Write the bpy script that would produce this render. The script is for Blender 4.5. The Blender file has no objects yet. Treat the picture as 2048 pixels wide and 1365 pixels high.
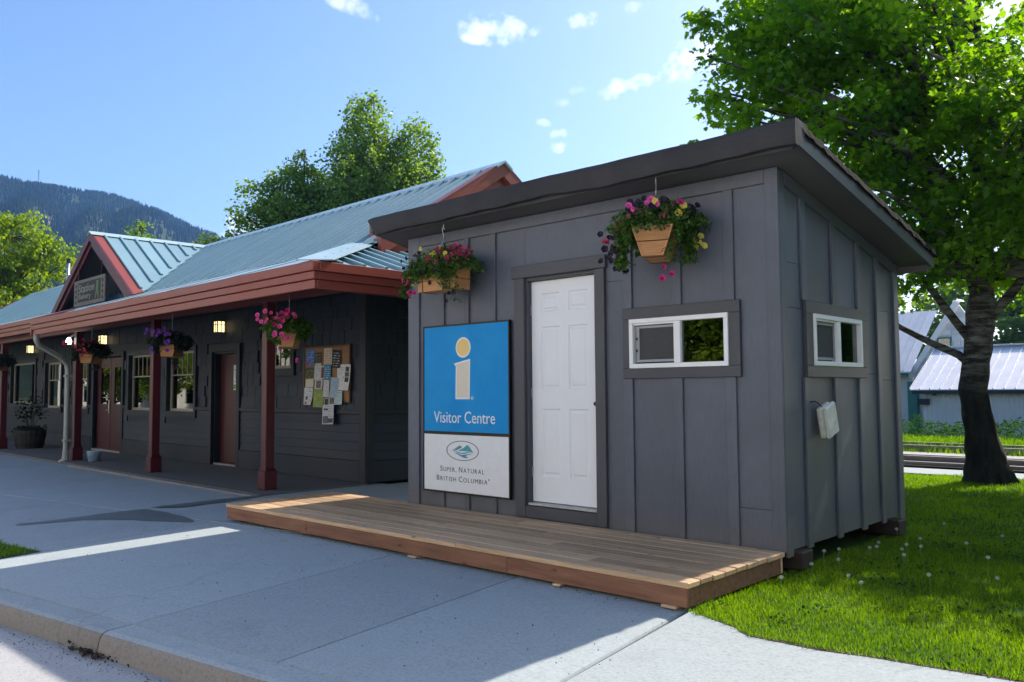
import bpy, math, random
import numpy as np
from mathutils import Vector, Matrix
C = bpy.context.scene.collection
SC = bpy.context.scene
R = math.radians
rnd = random.Random(7)

# ------------------------------------------------------------------ camera, sky, sun, exposure
cam = bpy.data.cameras.new("camera")
camo = bpy.data.objects.new("camera", cam)
C.objects.link(camo)
yaw, pitch, roll = R(43.015), R(3.411), R(-0.3966)
fwd = Vector((-math.sin(yaw) * math.cos(pitch), math.cos(yaw) * math.cos(pitch), math.sin(pitch)))
rt = Vector((math.cos(yaw), math.sin(yaw), 0))
up = rt.cross(fwd)
r2 = math.cos(roll) * rt + math.sin(roll) * up
u2 = -math.sin(roll) * rt + math.cos(roll) * up
mw = Matrix((r2, u2, -fwd)).transposed().to_4x4()
mw.translation = Vector((2.819, -5.981, 1.3706))
camo.matrix_world = mw
cam.sensor_width = 36
cam.lens = 29.453
cam.clip_start = 0.05
cam.clip_end = 6000
SC.camera = camo

SX, SY = -0.145, -1.11          # shadow displacement per metre of height
sun_el = math.atan(1 / math.hypot(SX, SY))
sun_az = math.atan2(-SX, -SY)   # from +Y towards +X
world = bpy.data.worlds.new("World")
SC.world = world
world.use_nodes = True
wn, wl = world.node_tree.nodes, world.node_tree.links
wn.clear()
wo = wn.new("ShaderNodeOutputWorld")
bg = wn.new("ShaderNodeBackground")
sky = wn.new("ShaderNodeTexSky")
sky.sky_type = 'NISHITA'
sky.sun_disc = False
sky.sun_elevation = sun_el
sky.sun_rotation = sun_az
sky.altitude = 300
sky.air_density = 1.0
sky.dust_density = 2.2
sky.ozone_density = 3.6
SKY_STRENGTH = 0.112
bg.inputs[1].default_value = SKY_STRENGTH
tc = wn.new("ShaderNodeTexCoord")


def wmath(op, a, b=None, c=None, clamp=False):
    n = wn.new("ShaderNodeMath")
    n.operation = op
    n.use_clamp = clamp
    for i, v in enumerate((a, b, c)):
        if v is None:
            continue
        if isinstance(v, (int, float)):
            n.inputs[i].default_value = v
        else:
            wl.new(v, n.inputs[i])
    return n.outputs[0]


nz = wn.new("ShaderNodeTexNoise")
nz.inputs['Scale'].default_value = 34
nz.inputs['Detail'].default_value = 8
nz.inputs['Roughness'].default_value = 0.62
wl.new(tc.outputs['Generated'], nz.inputs['Vector'])
nz2 = wn.new("ShaderNodeTexNoise")
nz2.inputs['Scale'].default_value = 75
nz2.inputs['Detail'].default_value = 6
wl.new(tc.outputs['Generated'], nz2.inputs['Vector'])
nzc = wmath('ADD', wmath('MULTIPLY', wmath('SUBTRACT', nz.outputs[0], 0.5), 4.2), wmath('MULTIPLY', wmath('SUBTRACT', nz2.outputs[0], 0.5), 3.2))
# small fair weather clouds: compass bearing west of north, elevation, half width, half height (degrees), weight, tilt
CLOUDS = [(43.7, 23.94, 2.5, 0.8, 1, 0.0), (45.35, 23.28, 1.1, 0.34, .9, -0.25), (37.93, 24.19, 1.0, 0.42, .9, 0.1), (54.25, 24.92, 1.6, 0.45, .75, -0.3),
          (34.46, 24.84, 0.5, 0.33, .7, -0.2), (29.29, 21.86, 2.5, 1.05, 1.25, 0.35), (31.3, 20.6, 0.85, 0.4, .9, 0.3), (35.06, 20.1, 1.9, 0.5, 1, 0.25),
          (38.34, 20.01, 0.55, 0.3, .55, 0.2), (39.39, 19.26, 0.5, 0.25, .4, 0), (40.55, 17.95, 0.55, 0.26, .75, -0.2), (39.65, 17.32, 0.5, 0.32, .8, 0.1),
          (39.66, 16.38, 0.42, 0.34, .7, 0), (60.97, 10.73, 1.3, .8, 0.9, 0.2), (75, 33, 5, 1.5, 1, .1), (10, 30, 4, 1.5, 1, -.1), (120, 25, 6, 2, 1, .1),
          (180, 28, 5, 2, 1, 0), (-60, 30, 6, 2, 1, .1), (-120, 22, 6, 2, 1, 0), (150, 40, 4, 1.6, 1, 0)]
total = None
for az, el, hw, hh, wgt, tilt in CLOUDS:
    a, e = R(az), R(el)
    d = Vector((-math.sin(a) * math.cos(e), math.cos(a) * math.cos(e), math.sin(e)))
    ru = Vector((math.cos(a), math.sin(a), 0))
    uu = ru.cross(d)
    rr = (math.cos(tilt) * ru + math.sin(tilt) * uu) / R(hw * 1.2)
    vv = (-math.sin(tilt) * ru + math.cos(tilt) * uu) / R(hh * 1.2)
    outs = []
    for vec in (rr, vv):
        n = wn.new("ShaderNodeVectorMath")
        n.operation = 'DOT_PRODUCT'
        wl.new(tc.outputs['Generated'], n.inputs[0])
        n.inputs[1].default_value = vec
        outs.append(wmath('POWER', wmath('ABSOLUTE', n.outputs['Value']), 2.0))
    n = wn.new("ShaderNodeVectorMath")
    n.operation = 'DOT_PRODUCT'
    wl.new(tc.outputs['Generated'], n.inputs[0])
    n.inputs[1].default_value = d
    front = wmath('GREATER_THAN', n.outputs['Value'], 0.5)
    m = wmath('SUBTRACT', 1.0, wmath('ADD', outs[0], outs[1]))
    m = wmath('ADD', m, nzc)
    m = wmath('MULTIPLY', wmath('MULTIPLY', wmath('SUBTRACT', m, 0.02), 0.42), wgt, clamp=True)
    # fade far outside the cloud's own outline
    lim = wmath('SUBTRACT', 2.0, wmath('ADD', outs[0], outs[1]), clamp=True)
    m = wmath('MULTIPLY', wmath('MULTIPLY', m, lim), front, clamp=True)
    total = m if total is None else wmath('MAXIMUM', total, m)
mixc = wn.new("ShaderNodeMix")
mixc.data_type = 'RGBA'
wl.new(wmath('MULTIPLY', total, 0.96), mixc.inputs[0])
hsv = wn.new("ShaderNodeHueSaturation")
hsv.inputs['Saturation'].default_value = 1.1
hsv.inputs['Value'].default_value = 1.0
wl.new(sky.outputs[0], hsv.inputs['Color'])
wl.new(hsv.outputs[0], mixc.inputs[6])
mixc.inputs[7].default_value = (7.6, 7.7, 7.9, 1)
wl.new(mixc.outputs[2], bg.inputs[0])
wl.new(bg.outputs[0], wo.inputs[0])

sun = bpy.data.lights.new("sun", 'SUN')
sun.energy = 3.9
sun.angle = R(0.53)
sun.color = (1.0, 0.90, 0.77)
suno = bpy.data.objects.new("sun", sun)
C.objects.link(suno)
suno.rotation_euler = Vector((SX, SY, -1)).to_track_quat('-Z', 'Y').to_euler()
suno.location = (5, 30, 30)

SC.view_settings.view_transform = 'Standard'
SC.view_settings.look = 'None'
SC.view_settings.exposure = 1.12
SC.view_settings.gamma = 1
SC.view_settings.use_curve_mapping = False
SC.cycles.max_bounces = 8
SC.cycles.diffuse_bounces = 4
SC.cycles.transparent_max_bounces = 16
SC.cycles.use_denoising = True
SC.cycles.volume_bounces = 0
SC.cycles.sample_clamp_indirect = 6.0

# ------------------------------------------------------------------ materials
MATS = {}


class NT:
    """small helper around a material's node tree"""

    def __init__(s, name):
        s.m = bpy.data.materials.new(name)
        s.m.use_nodes = True
        s.n, s.l = s.m.node_tree.nodes, s.m.node_tree.links
        s.b = s.n['Principled BSDF']
        s.out = s.n['Material Output']
        MATS[name] = s.m

    def new(s, t, **kw):
        n = s.n.new(t)
        for k, v in kw.items():
            setattr(n, k, v)
        return n

    def put(s, sock, v):
        if isinstance(v, (int, float)):
            sock.default_value = v
        elif isinstance(v, (tuple, list)):
            sock.default_value = tuple(v) + ((1,) if len(v) == 3 and sock.type == 'RGBA' else ())
        else:
            s.l.new(v, sock)

    def coord(s, scale=(1, 1, 1), kind='Object', rot=(0, 0, 0)):
        t = s.new('ShaderNodeTexCoord')
        mp = s.new('ShaderNodeMapping')
        mp.inputs['Scale'].default_value = scale
        mp.inputs['Rotation'].default_value = rot
        s.l.new(t.outputs[kind], mp.inputs[0])
        return mp.outputs[0]

    def pos(s, scale=(1, 1, 1)):
        t = s.new('ShaderNodeNewGeometry')
        mp = s.new('ShaderNodeMapping')
        mp.inputs['Scale'].default_value = scale
        s.l.new(t.outputs['Position'], mp.inputs[0])
        return mp.outputs[0]

    def noise(s, vec, scale, detail=5, rough=0.55):
        n = s.new('ShaderNodeTexNoise')
        s.l.new(vec, n.inputs['Vector'])
        n.inputs['Scale'].default_value = scale
        n.inputs['Detail'].default_value = detail
        n.inputs['Roughness'].default_value = rough
        return n.outputs[0]

    def ramp(s, fac, stops):
        n = s.new('ShaderNodeValToRGB')
        s.l.new(fac, n.inputs[0])
        el = n.color_ramp.elements
        while len(el) < len(stops):
            el.new(0.5)
        for e, (p, c) in zip(el, stops):
            e.position = p
            e.color = tuple(c) + (1,) if len(c) == 3 else c
        return n.outputs[0]

    def mix(s, fac, a, b, mode='MIX'):
        n = s.new('ShaderNodeMix', data_type='RGBA', blend_type=mode)
        s.put(n.inputs[0], fac)
        s.put(n.inputs[6], a)
        s.put(n.inputs[7], b)
        return n.outputs[2]

    def math(s, op, a, b=0.0, clamp=False):
        n = s.new('ShaderNodeMath', operation=op)
        n.use_clamp = clamp
        s.put(n.inputs[0], a)
        s.put(n.inputs[1], b)
        return n.outputs[0]

    def objrand(s):
        return s.new('ShaderNodeObjectInfo').outputs['Random']

    def bump(s, h, strength=0.3, dist=0.01):
        n = s.new('ShaderNodeBump')
        n.inputs['Strength'].default_value = strength
        n.inputs['Distance'].default_value = dist
        s.l.new(h, n.inputs['Height'])
        s.l.new(n.outputs[0], s.b.inputs['Normal'])

    def set(s, color=None, rough=None, metal=None, spec=None):
        if color is not None:
            s.put(s.b.inputs['Base Color'], color)
        if rough is not None:
            s.put(s.b.inputs['Roughness'], rough)
        if metal is not None:
            s.put(s.b.inputs['Metallic'], metal)
        if spec is not None:
            s.put(s.b.inputs['Specular IOR Level'], spec)
        return s.m


def scale_c(c, k):
    return tuple(min(1, v * k) for v in c)


def paint(name, c, rough=0.5, var=0.16, grain=0.25, gs=(3, 3, 60), objvar=0.12, spec=0.4, bump=0.1, streak=0.0):
    s = NT(name)
    p = s.pos()
    n1 = s.noise(p, 1.3, 6, 0.65)
    col = s.ramp(n1, [(0.3, scale_c(c, 1 - var)), (0.7, scale_c(c, 1 + var))])
    fine = s.noise(s.pos(gs), 6, 4)
    if streak:
        col = s.mix(1.0, col, s.ramp(fine, [(0.25, (1 - streak,) * 3), (0.75, (1 + streak,) * 3)]), 'MULTIPLY')
    if streak:
        gg = s.new('ShaderNodeSeparateXYZ')
        s.l.new(p, gg.inputs[0])
        hh = s.new('ShaderNodeMapRange')
        s.l.new(s.math('ADD', gg.outputs[2], s.math('MULTIPLY', s.noise(p, 14, 6, .7), .25)), hh.inputs[0])
        hh.inputs[1].default_value = .50
        hh.inputs[2].default_value = .24
        hh.inputs[3].default_value = 0
        hh.inputs[4].default_value = .5
        col = s.mix(hh.outputs[0], col, (.16, .14, .12))
    dirt = s.ramp(s.noise(p, 7, 8, 0.7), [(0.60, (0, 0, 0)), (0.78, (1, 1, 1))])
    col = s.mix(s.math('MULTIPLY', dirt, 0.18), col, scale_c(c, 1.5))
    k = s.math('ADD', s.math('MULTIPLY', s.objrand(), 2 * objvar), 1 - objvar)
    cc = s.new('ShaderNodeCombineColor')
    for i in range(3):
        s.l.new(k, cc.inputs[i])
    col = s.mix(1.0, col, cc.outputs[0], 'MULTIPLY')
    s.set(col, rough, spec=spec)
    r = s.math('ADD', s.math('MULTIPLY', n1, 0.25), rough - 0.12)
    s.l.new(r, s.b.inputs['Roughness'])
    if bump:
        s.bump(s.math('ADD', fine, s.math('MULTIPLY', s.noise(p, 120, 2), 0.4)), bump, 0.004)
    return s.m


def wood(name, c1, c2, rough=0.65, stretch=(1.2, 22, 22), objvar=0.22, kind='Object', bump=0.25, knots=True):
    s = NT(name)
    inf = s.new('ShaderNodeObjectInfo')
    t = s.new('ShaderNodeTexCoord')
    off = s.new('ShaderNodeVectorMath', operation='ADD')
    s.l.new(t.outputs[kind], off.inputs[0])
    mul = s.new('ShaderNodeVectorMath', operation='SCALE')
    mul.inputs[0].default_value = (17.3, 9.1, 5.7)
    s.l.new(inf.outputs['Random'], mul.inputs['Scale'])
    s.l.new(mul.outputs[0], off.inputs[1])
    mp = s.new('ShaderNodeMapping')
    mp.inputs['Scale'].default_value = stretch
    s.l.new(off.outputs[0], mp.inputs[0])
    g = s.noise(mp.outputs[0], 2.2, 8, 0.65)
    col = s.ramp(g, [(0.28, c1), (0.5, scale_c(tuple((a + b) / 2 for a, b in zip(c1, c2)), 1)), (0.72, c2)])
    big = s.noise(off.outputs[0], 2.0, 3)
    col = s.mix(s.math('MULTIPLY', big, 0.35), col, scale_c(c2, 1.15))
    if knots:
        mk = s.new('ShaderNodeMapping')
        mk.inputs['Scale'].default_value = (3.2, 9, 9)
        s.l.new(off.outputs[0], mk.inputs[0])
        v = s.new('ShaderNodeTexVoronoi')
        s.l.new(mk.outputs[0], v.inputs['Vector'])
        v.inputs['Scale'].default_value = 1.3
        kn = s.ramp(v.outputs['Distance'], [(0.05, (1, 1, 1)), (0.16, (0, 0, 0))])
        col = s.mix(s.math('MULTIPLY', kn, 0.7), col, scale_c(c1, 0.35))
    k = s.math('ADD', s.math('MULTIPLY', inf.outputs['Random'], 2 * objvar), 1 - objvar)
    cc = s.new('ShaderNodeCombineColor')
    for i in range(3):
        s.l.new(k, cc.inputs[i])
    col = s.mix(1.0, col, cc.outputs[0], 'MULTIPLY')
    s.set(col, rough, spec=0.25)
    if bump:
        s.bump(g, bump, 0.004)
    return s.m


def concrete(name, c, speck=True, crackdir=None, stain=0.0):
    s = NT(name)
    p = s.pos()
    n1 = s.noise(p, 0.9, 7, 0.6)
    n2 = s.noise(p, 9, 6, 0.7)
    n3 = s.noise(p, 140, 3, 0.7)
    col = s.ramp(n1, [(0.3, scale_c(c, 0.86)), (0.7, scale_c(c, 1.12))])
    col = s.mix(0.35, col, s.ramp(n2, [(0.35, scale_c(c, 0.72)), (0.65, scale_c(c, 1.25))]))
    col = s.mix(0.4, col, s.ramp(n3, [(0.3, scale_c(c, 0.6)), (0.6, scale_c(c, 1.3))]))
    n4 = s.noise(s.pos((1, 1.6, 1)), 42, 5, 0.75)
    col = s.mix(0.5, col, s.ramp(n4, [(0.34, scale_c(c, 0.55)), (0.47, c), (0.66, scale_c(c, 1.3))]))
    # dark pits and flecks
    v = s.new('ShaderNodeTexVoronoi')
    s.l.new(s.pos((1, 1.7, 1)), v.inputs['Vector'])
    v.inputs['Scale'].default_value = 22
    pit = s.ramp(v.outputs['Distance'], [(0.05, (1, 1, 1)), (0.12, (0, 0, 0))])
    gate = s.ramp(s.noise(p, 5, 3), [(0.52, (0, 0, 0)), (0.62, (1, 1, 1))])
    pit = s.math('MULTIPLY', pit, gate)
    col = s.mix(s.math('MULTIPLY', pit, 0.55), col, scale_c(c, 0.3))
    sc = s.ramp(s.noise(s.pos((1.2, 9, 1)), 7, 5, 0.7), [(0.66, (0, 0, 0)), (0.72, (1, 1, 1))])
    col = s.mix(s.math('MULTIPLY', sc, 0.25), col, scale_c(c, 1.6))
    ce = s.new('ShaderNodeTexVoronoi', feature='DISTANCE_TO_EDGE')
    dv = s.new('ShaderNodeMix', data_type='VECTOR')
    nzv = s.new('ShaderNodeTexNoise')
    s.l.new(p, nzv.inputs['Vector'])
    nzv.inputs['Scale'].default_value = 3.5
    nzv.inputs['Detail'].default_value = 6
    dv.inputs[0].default_value = .22
    s.l.new(p, dv.inputs[4])
    s.l.new(nzv.outputs['Color'], dv.inputs[5])
    s.l.new(dv.outputs[1], ce.inputs['Vector'])
    ce.inputs['Scale'].default_value = .55
    crack = s.ramp(ce.outputs['Distance'], [(0.0, (1, 1, 1)), (0.006, (0, 0, 0))])
    crack = s.math('MULTIPLY', crack, s.ramp(s.noise(p, .8, 3), [(0.50, (0, 0, 0)), (0.60, (.7, .7, .7))]))
    col = s.mix(s.math('MULTIPLY', crack, .45), col, scale_c(c, 0.4))
    blot = s.ramp(s.noise(p, 1.7, 7, .7), [(0.55, (0, 0, 0)), (0.72, (.32, .32, .32))])
    col = s.mix(blot, col, scale_c(c, 0.6))
    k = s.math('ADD', s.math('MULTIPLY', s.objrand(), 0.12), 0.94)
    cc = s.new('ShaderNodeCombineColor')
    for i in range(3):
        s.l.new(k, cc.inputs[i])
    col = s.mix(1.0, col, cc.outputs[0], 'MULTIPLY')
    s.set(col, 0.85, spec=0.3)
    s.bump(s.math('ADD', n3, s.math('SUBTRACT', s.math('MULTIPLY', n2, 0.6), s.math('MULTIPLY', pit, 1.5))), 0.35, 0.006)
    return s.m


def plain(name, c, rough=0.6, metal=0.0, emit=None, spec=0.5):
    s = NT(name)
    k = .03 if name.startswith('sign') else .11
    n = s.noise(s.pos(), 12 if k < .1 else 30, 4)
    col = s.ramp(n, [(0.3, scale_c(c, 1 - k)), (0.7, scale_c(c, 1 + k))])
    s.set(col, rough, metal, spec)
    if emit:
        s.b.inputs['Emission Color'].default_value = tuple(emit[0]) + (1,)
        s.b.inputs['Emission Strength'].default_value = emit[1]
    return s.m


def leafmat(name, dark, light, trans=0.5, rough=0.45, tcol=None, spec=.35):
    s = NT(name)
    a = s.new('ShaderNodeAttribute', attribute_name='tint')
    n = s.noise(s.pos(), 0.9, 3)
    f = s.math('ADD', s.math('MULTIPLY', a.outputs['Fac'], 0.7), s.math('MULTIPLY', n, 0.3))
    col = s.ramp(f, [(0.1, dark), (0.9, light)])
    s.set(col, rough, spec=spec)
    tr = s.new('ShaderNodeBsdfTranslucent')
    tl = s.mix(1.0, col, tcol or (2.2, 2.4, 0.5), 'MULTIPLY')
    s.l.new(tl, tr.inputs[0])
    mx = s.new('ShaderNodeMixShader')
    mx.inputs[0].default_value = trans
    s.l.new(s.b.outputs[0], mx.inputs[1])
    s.l.new(tr.outputs[0], mx.inputs[2])
    s.l.new(mx.outputs[0], s.out.inputs[0])
    return s.m


def glassmat(name, ior=1.7, tint=(0.75, 0.8, 0.8), rough=0.0):
    s = NT(name)
    gl = s.new('ShaderNodeBsdfGlossy')
    gl.inputs['Roughness'].default_value = rough
    t = s.new('ShaderNodeBsdfTransparent')
    t.inputs[0].default_value = tint + (1,)
    fr = s.new('ShaderNodeFresnel')
    fr.inputs[0].default_value = ior
    bp = s.new('ShaderNodeBump')
    bp.inputs['Strength'].default_value = 0.02
    s.l.new(s.noise(s.pos(), 2.5, 2), bp.inputs['Height'])
    s.l.new(bp.outputs[0], gl.inputs['Normal'])
    mx = s.new('ShaderNodeMixShader')
    s.l.new(fr.outputs[0], mx.inputs[0])
    s.l.new(t.outputs[0], mx.inputs[1])
    s.l.new(gl.outputs[0], mx.inputs[2])
    s.l.new(mx.outputs[0], s.out.inputs[0])
    return s.m


M = MATS
paint('shed_paint', (0.094, 0.105, 0.133), 0.42, bump=0.3, gs=(26, 26, 1.1), streak=.16)
paint('shed_trim', (0.062, 0.066, 0.076), 0.42, bump=0.08, objvar=0.05)
paint('shed_soffit', (0.095, 0.09, 0.09), 0.6, objvar=0.05)
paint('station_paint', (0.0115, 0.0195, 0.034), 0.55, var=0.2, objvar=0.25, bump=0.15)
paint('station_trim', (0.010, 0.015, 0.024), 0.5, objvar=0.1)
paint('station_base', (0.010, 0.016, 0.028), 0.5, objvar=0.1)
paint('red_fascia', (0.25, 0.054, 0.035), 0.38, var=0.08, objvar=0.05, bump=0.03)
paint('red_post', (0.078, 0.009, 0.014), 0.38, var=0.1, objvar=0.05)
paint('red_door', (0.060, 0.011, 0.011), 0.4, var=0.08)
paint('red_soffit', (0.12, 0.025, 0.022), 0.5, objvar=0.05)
paint('teal_roof', (0.20, 0.33, 0.375), 0.36, var=0.06, objvar=0.07, spec=0.7, bump=0.02)
paint('teal_cap', (0.34, 0.46, 0.49), 0.3, var=0.06, objvar=0.03, spec=0.7, bump=0.02)
paint('cream_frame', (0.30, 0.29, 0.22), 0.5)
paint('white_door', (0.80, 0.81, 0.82), 0.4, var=0.03, objvar=0.02, bump=0.02)
paint('white_vinyl', (0.82, 0.82, 0.82), 0.35, var=0.03, objvar=0.02, bump=0.0)
paint('grey_sash', (0.30, 0.31, 0.32), 0.4, var=0.03)
paint('dark_ceiling', (0.03, 0.028, 0.028), 0.7)
paint('interior', (0.06, 0.055, 0.05), 0.8)
wood('deck_plank', (0.28, 0.165, 0.085), (0.62, 0.43, 0.26), stretch=(1.0, 16, 16), objvar=0.3, kind='Object')
wood('deck_fascia', (0.115, 0.046, 0.027), (0.29, 0.145, 0.085), stretch=(1.0, 12, 12), objvar=0.12)
wood('fresh_wood', (0.50, 0.33, 0.17), (0.66, 0.47, 0.28), stretch=(1, 14, 14), knots=False)
wood('old_timber', (0.018, 0.012, 0.008), (0.045, 0.030, 0.020), stretch=(1, 10, 10), knots=False)
wood('cedar_box', (0.36, 0.15, 0.055), (0.60, 0.31, 0.13), stretch=(2.5, 2.5, 34), objvar=0.15, knots=False)
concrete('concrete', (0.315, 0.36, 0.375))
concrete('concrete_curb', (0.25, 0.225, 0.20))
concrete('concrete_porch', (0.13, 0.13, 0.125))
concrete('road', (0.385, 0.39, 0.395))
plain('black_metal', (0.01, 0.01, 0.011), 0.4, 0.3)
plain('galvanised', (0.55, 0.56, 0.57), 0.35, 0.9)
plain('steel_rail', (0.30, 0.28, 0.27), 0.4, 0.8)
plain('downspout', (0.33, 0.34, 0.30), 0.45)
plain('plastic_white', (0.58, 0.60, 0.55), 0.5)
plain('bucket_blue', (0.35, 0.50, 0.62), 0.45)
plain('cork', (0.28, 0.155, 0.075), 0.9)
plain('board_wood', (0.10, 0.045, 0.02), 0.5)
plain('lamp_glow', (0.9, 0.75, 0.4), 0.5, emit=((1.0, 0.78, 0.36), 0.95))
plain('lamp_white', (0.9, 0.9, 0.9), 0.5, emit=((1.0, 0.95, 0.85), 3.0))
plain('neon_green', (0.0, 0.3, 0.1), 0.5, emit=((0.02, 1.0, 0.25), 1.0))
plain('neon_teal', (0.0, 0.3, 0.3), 0.5, emit=((0.05, 0.8, 0.65), 0.35))
plain('soil', (0.05, 0.035, 0.022), 0.95)
plain('screen_mesh', (0.055, 0.055, 0.055), 0.8)
plain('gravel', (0.34, 0.32, 0.30), 0.95)
plain('creosote', (0.008, 0.007, 0.007), 0.9, 0, None, .08)
plain('blind', (0.75, 0.76, 0.72), 0.7)
plain('barrel', (0.022, 0.017, 0.013), 0.7)
plain('pale_wall', (0.36, 0.37, 0.34), 0.7)
glassmat('glass', 1.75)
glassmat('glass_strong', 2.4, (0.5, 0.52, 0.52))


def tarroof():
    s = NT('torch_roof')
    p = s.pos()
    n = s.noise(p, 160, 3, 0.8)
    col = s.ramp(n, [(0.50, (0.010, 0.010, 0.010)), (0.60, (0.035, 0.034, 0.034)), (0.74, (0.22, 0.22, 0.21))])
    col = s.mix(0.3, col, s.ramp(s.noise(p, 6, 5), [(0.3, (0.012, 0.012, 0.011)), (0.7, (0.05, 0.046, 0.042))]))
    s.set(col, 0.95, spec=0.08)
    s.bump(n, 0.8, 0.01)
    s = NT('roof_membrane')
    p = s.pos()
    n1 = s.noise(p, 1.1, 6, 0.7)
    zz = s.noise(s.pos((0.5, 1, 6)), 2.5, 6, 0.7)
    col = s.ramp(n1, [(0.3, (0.016, 0.015, 0.017)), (0.7, (0.042, 0.040, 0.044))])
    col = s.mix(s.ramp(zz, [(0.52, (0, 0, 0)), (0.75, (0.6, 0.6, 0.6))]), col, (0.060, 0.038, 0.022))
    wear = s.ramp(s.noise(s.pos((2, 4, 5)), 9, 7, .75), [(0.62, (0, 0, 0)), (0.72, (1, 1, 1))])
    col = s.mix(s.math('MULTIPLY', wear, .35), col, (.13, .12, .11))
    s.set(col, 0.6, spec=0.3)
    s.bump(s.noise(p, 5, 6), 0.35, 0.02)


tarroof()


def lawnmat(name, a, b):
    s = NT(name)
    p = s.pos()
    col = s.ramp(s.noise(p, 2.2, 6, 0.7), [(0.3, a), (0.7, b)])
    col = s.mix(0.5, col, s.ramp(s.noise(p, 60, 4), [(0.3, scale_c(a, 0.5)), (0.7, b)]))
    s.set(col, 0.9, spec=0.2)
    s.bump(s.noise(p, 60, 4), 0.8, 0.03)


lawnmat('lawn', (0.025, 0.06, 0.008), (0.06, 0.13, 0.014))
lawnmat('field', (0.05, 0.075, 0.02), (0.11, 0.12, 0.05))
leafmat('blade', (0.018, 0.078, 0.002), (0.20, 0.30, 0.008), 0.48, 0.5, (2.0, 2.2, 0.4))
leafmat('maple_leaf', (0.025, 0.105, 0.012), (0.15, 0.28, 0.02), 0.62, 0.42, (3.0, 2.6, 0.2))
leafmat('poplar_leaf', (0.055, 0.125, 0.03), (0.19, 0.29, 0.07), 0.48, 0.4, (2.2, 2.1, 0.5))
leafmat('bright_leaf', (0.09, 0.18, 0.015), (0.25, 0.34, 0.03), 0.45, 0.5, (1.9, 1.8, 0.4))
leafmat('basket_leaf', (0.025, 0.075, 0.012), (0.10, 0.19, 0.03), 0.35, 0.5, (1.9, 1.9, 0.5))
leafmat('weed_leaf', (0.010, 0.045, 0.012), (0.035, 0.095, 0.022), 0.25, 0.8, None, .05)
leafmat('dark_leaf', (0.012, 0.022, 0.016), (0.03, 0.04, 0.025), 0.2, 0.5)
FL = {'pink': (0.75, 0.09, 0.33), 'magenta': (0.55, 0.015, 0.17), 'red': (0.42, 0.03, 0.06), 'yellow': (0.68, 0.58, 0.09), 'purple': (0.018, 0.005, 0.022),
      'violet': (0.16, 0.04, 0.42), 'rose': (0.27, 0.03, 0.06)}
for k_, c_ in FL.items():
    leafmat('petal_' + k_, scale_c(c_, 0.7), scale_c(c_, 1.2), 0.15, 0.55, (1.2, 1.2, 1.2))


def barkmat():
    s = NT('bark')
    p = s.pos((1, 1, 0.35))
    n = s.noise(p, 9, 8, 0.75)
    col = s.ramp(n, [(0.3, (0.006, 0.005, 0.004)), (0.7, (0.04, 0.034, 0.027))])
    lich = s.ramp(s.noise(s.pos((1, 1, .8)), 6, 7, .75), [(0.60, (0, 0, 0)), (0.70, (1, 1, 1))])
    col = s.mix(s.math('MULTIPLY', lich, .6), col, (.10, .095, .08))
    g = s.new('ShaderNodeNewGeometry')
    sep = s.new('ShaderNodeSeparateXYZ')
    s.l.new(g.outputs['Position'], sep.inputs[0])
    pale = s.ramp(s.noise(s.pos((1, 1, 5)), 2.5, 6, 0.7), [(0.42, (0.035, 0.03, 0.024)), (0.62, (0.21, 0.195, 0.17))])
    # the bark turns smooth and pale higher up this species' bole
    h = s.new('ShaderNodeMapRange')
    s.l.new(s.math('ADD', sep.outputs[2], s.math('MULTIPLY', s.noise(s.pos(), 2.5, 4), 0.9)), h.inputs[0])
    h.inputs[1].default_value = 1.7
    h.inputs[2].default_value = 2.3
    col = s.mix(h.outputs[0], col, pale)
    s.set(col, 0.85, spec=0.2)
    s.bump(n, 0.9, 0.03)
    s = NT('twig_bark')
    s.set(s.ramp(s.noise(s.pos(), 12, 5), [(0.3, (0.025, 0.02, 0.015)), (0.7, (0.07, 0.06, 0.045))]), 0.85)
    s = NT('pale_bark')
    s.set(s.ramp(s.noise(s.pos(), 5, 5), [(0.3, (0.12, 0.11, 0.09)), (0.7, (0.25, 0.24, 0.2))]), 0.85)


barkmat()


def mountainmat():
    s = NT('mountain_ground')
    p = s.pos((1, 1, 1.6))
    rock = s.ramp(s.noise(p, 0.012, 7, 0.65), [(0.56, (0, 0, 0)), (0.64, (1, 1, 1))])
    col = s.mix(rock, s.ramp(s.noise(p, 0.05, 5), [(0.3, (0.018, 0.032, 0.013)), (0.7, (0.045, 0.062, 0.025))]), (0.20, 0.165, 0.14))
    s.set(col, 0.95, spec=0.1)


mountainmat()
leafmat('conifer', (0.006, 0.018, 0.012), (0.034, 0.056, 0.022), 0.0, 0.9, None, .02)


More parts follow.
